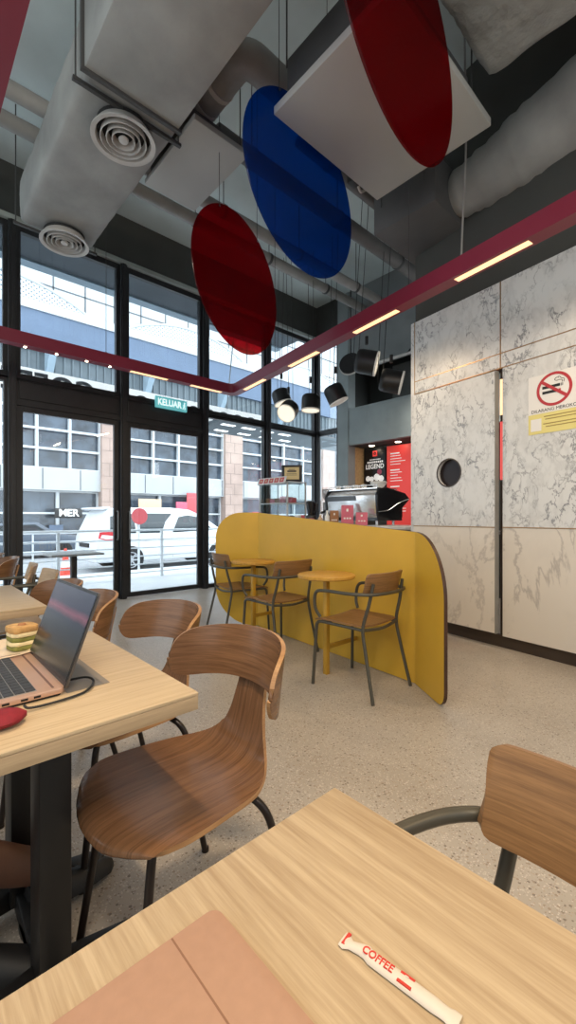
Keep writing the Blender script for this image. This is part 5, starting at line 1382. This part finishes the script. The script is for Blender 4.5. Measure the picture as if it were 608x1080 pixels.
# van
def van(x, y, z, label):
    t = thing('van', label, 'van', (x, y, z)); W = .925
    prof = [(.02, .30), (.0, .55), (.03, 1.02), (.10, 1.20), (.30, 1.70), (.42, 1.82), (.75, 1.88), (2.4, 1.90), (3.05, 1.84), (3.55, 1.62), (4.05, 1.28), (4.30, 1.17), (4.80, 1.02), (4.93, .80), (4.95, .42), (4.85, .26)]
    def inset(zz): return max(0, (zz - 1.02)) * .24
    b = NB()
    A = [b.verts.new((p[0], -W + inset(p[1]), p[1])) for p in prof]; B_ = [b.verts.new((p[0], W - inset(p[1]), p[1])) for p in prof]
    n = len(prof)
    # split sides at the belt line for the taper
    def side(V):
        low = [i for i in range(n) if prof[i][1] <= 1.025]; b.faces.new([V[i] for i in (13, 14, 15, 0, 1, 2, 12)]); b.faces.new([V[i] for i in (2, 3, 4, 5, 6, 7, 8, 9, 10, 11, 12)])
    side(A); side(B_)
    for i in range(n): b.faces.new((A[i], A[(i + 1) % n], B_[(i + 1) % n], B_[i]))
    bmesh.ops.recalc_face_normals(b, faces=b.faces[:])
    bmesh.ops.bevel(b, geom=[e for e in b.edges if len(e.link_faces) == 2 and e.calc_face_angle(0) > R(30)], offset=.045, segments=3, affect='EDGES', profile=.5)
    link('body', b, M['vanwhite'], t, angle=50)
    def panel(poly, m, nm, sgn=-1, o_=.006, th=.02):
        b = NB(); P1 = [b.verts.new((p[0], sgn * (W - inset(p[1]) + o_), p[1])) for p in poly]; P2 = [b.verts.new((p[0], sgn * (W - inset(p[1]) + o_ - th), p[1])) for p in poly]
        b.faces.new(P1); b.faces.new(P2[::-1]); k = len(poly)
        for i in range(k): b.faces.new((P1[i], P1[(i + 1) % k], P2[(i + 1) % k], P2[i]))
        return link(nm, b, m, t, False)
    for sg in (-1, 1):
        panel([(.42, 1.14), (.46, 1.62), (1.15, 1.70), (1.18, 1.12)], M['vanglass'], 'rear_quarter_window', sg)
        panel([(1.24, 1.12), (1.22, 1.71), (2.40, 1.71), (2.15, 1.45), (2.0, 1.12)], M['vanglass'], 'sliding_door_window', sg)
        panel([(2.36, 1.12), (2.62, 1.60), (2.95, 1.66), (3.25, 1.62), (3.90, 1.17)], M['vanglass'], 'front_window', sg)
        panel([(.08, 1.00), (.13, 1.16), (.50, 1.20), (.85, 1.10), (.80, 1.00), (.35, .92)], M['taillight'], 'tail_light', sg)
        panel([(4.25, .95), (4.70, .92), (4.88, .80), (4.80, .72), (4.3, .78)], M['silver'], 'headlight', sg)
        for z_ in (.98,): panel([(.6, z_ - .10), (4.2, z_ - .12), (4.2, z_ - .105), (.6, z_ - .085)], M['silver'], 'side_crease', sg, .002)
        for x_ in (1.20, 2.35): panel([(x_, .35), (x_, 1.08), (x_ + .012, 1.08), (x_ + .012, .35)], M['silver'], 'door_gap', sg, .002)
        for wx in (1.02, 4.05):
            b = NB(); lathe(b, [(0, 0), (.385, 0), (.385, .03), (0, .03)], 32, frame_mtx((wx, sg * (W - .022), .36), (1, 0, 0)) if sg < 0 else frame_mtx((wx, sg * (W - .022), .36), (-1, 0, 0))); link('wheel_arch', b, M['tyre'], t)
            b = NB(); mt = frame_mtx((wx, sg * (W - .05), .335), (1, 0, 0)) if sg < 0 else frame_mtx((wx, sg * (W - .05), .335), (-1, 0, 0))
            lathe(b, [(0, -.1), (.33, -.1), (.335, .04), (.31, .06), (.23, .065), (.22, .045), (0, .04)], 32, mt); wh = link('wheel', b, M['tyre'], t)
            b = NB()
            for k in range(7): box(b, .04, .23, -.022, .022, .05, .068, mtx=mt @ Matrix.Rotation(2 * pi * k / 7, 4, 'Z'))
            lathe(b, [(0, .05), (.06, .05), (.06, .072), (0, .072)], 16, mt); lathe(b, [(.22, .05), (.235, .07), (.215, .07), (.20, .05), (.22, .05)], 32, mt); link('rim', b, M['rim'], wh)
    b = NB(); prism(b, [(.13, 1.25), (.155, 1.25), (.325, 1.70), (.30, 1.70)], -.70, .70, 'xz'); link('rear_window', b, M['vanglass'], t)
    b = NB(); box(b, -.03, .01, -.40, .40, .72, .84, .01); link('number_plate', b, M['signblack'], t)
    b = NB(); prism(b, [(.28, 1.80), (.12, 1.84), (.14, 1.88), (.5, 1.90)], -.72, .72, 'xz', bev=.01); link('spoiler', b, M['vanwhite'], t)
    return t
van(4.15, 13.4, -.42, 'white people carrier van parked outside the glass doors')
t = thing('car', 'dark grey car far left behind the railings', 'car', (1.6, 19.5, -.42))
b = NB(); prism(b, [(0, .3), (0, .75), (.5, .9), (1.1, 1.35), (2.5, 1.40), (3.2, .95), (4.2, .85), (4.3, .3)], -.85, .85, 'xz', bev=.06); link('body', b, M['carblue'], t)
b = NB(); prism(b, [(.75, .93), (1.2, 1.28), (2.4, 1.32), (2.95, .95)], -.86, .86, 'xz'); link('windows', b, M['vanglass'], t)
for wx in (.85, 3.4):
    for sy in (-1, 1):
        b = NB(); lathe(b, [(0, -.1), (.31, -.1), (.31, .08), (0, .08)], 24, frame_mtx((wx, sy * .80, .31), (1, 0, 0))); link('wheel', b, M['tyre'], t)

# ------------------------------------------------------------------ one object per separate piece
def islands(o):
    me = o.data; n = len(me.vertices); p = list(range(n))
    def f(a):
        while p[a] != a: p[a] = p[p[a]]; a = p[a]
        return a
    for e in me.edges:
        a, c_ = f(e.vertices[0]), f(e.vertices[1])
        if a != c_: p[a] = c_
    g = {}
    for i in range(n): g.setdefault(f(i), []).append(i)
    return list(g.values())
SPLIT = ('hanger', 'hanger_rod', 'flange', 'joint_band', 'fold_line', 'pipe_clamp', 'zip_tab', 'hanging_wire', 'port', 'bracket', 'cup_pictures', 'picture_tag', 'tag_picture', 'support_rod', 'eyes', 'led_spot', 'round_letters', 'print', 'letters', 'white_band')
for o in list(COL.objects):
    if o.type != 'MESH' or not o.parent or o.name.split('.')[0] not in SPLIT: continue
    gs = islands(o)
    base = o.name.split('.')[0]
    if base in ('print', 'letters'): continue
    if len(gs) < 2 or len(gs) > 60: continue
    # pieces whose boxes touch stay together
    bb = []
    for g in gs:
        c_ = [o.data.vertices[i].co for i in g]
        bb.append(([min(v[k] for v in c_) - .004 for k in range(3)], [max(v[k] for v in c_) + .004 for k in range(3)], g))
    merged = True
    while merged:
        merged = False
        for i in range(len(bb)):
            for j in range(i + 1, len(bb)):
                if all(bb[i][0][k] <= bb[j][1][k] and bb[j][0][k] <= bb[i][1][k] for k in range(3)):
                    a, c_ = bb[i], bb.pop(j)
                    bb[i] = ([min(a[0][k], c_[0][k]) for k in range(3)], [max(a[1][k], c_[1][k]) for k in range(3)], a[2] + c_[2]); merged = True; break
            if merged: break
    if len(bb) < 2: continue
    src = o.data
    for q, (lo, hi, g) in enumerate(bb):
        keep = set(g); t_ = bmesh.new(); t_.from_mesh(src); t_.verts.ensure_lookup_table()
        bmesh.ops.delete(t_, geom=[v for v in t_.verts if v.index not in keep], context='VERTS')
        me = bpy.data.meshes.new(base); t_.to_mesh(me); t_.free()
        for mm in src.materials:
            if not me.materials: me.materials.append(mm)
        if q == 0: o.data = me
        else:
            c_ = bpy.data.objects.new({'eyes': 'eye'}.get(base, base), me); COL.objects.link(c_); c_.parent = o.parent
for o in list(COL.objects):
    if o.name == 'eyes': o.name = 'eye'
    if o.name.split('.')[0] == 'cup_pictures': o.name = 'cup_picture'
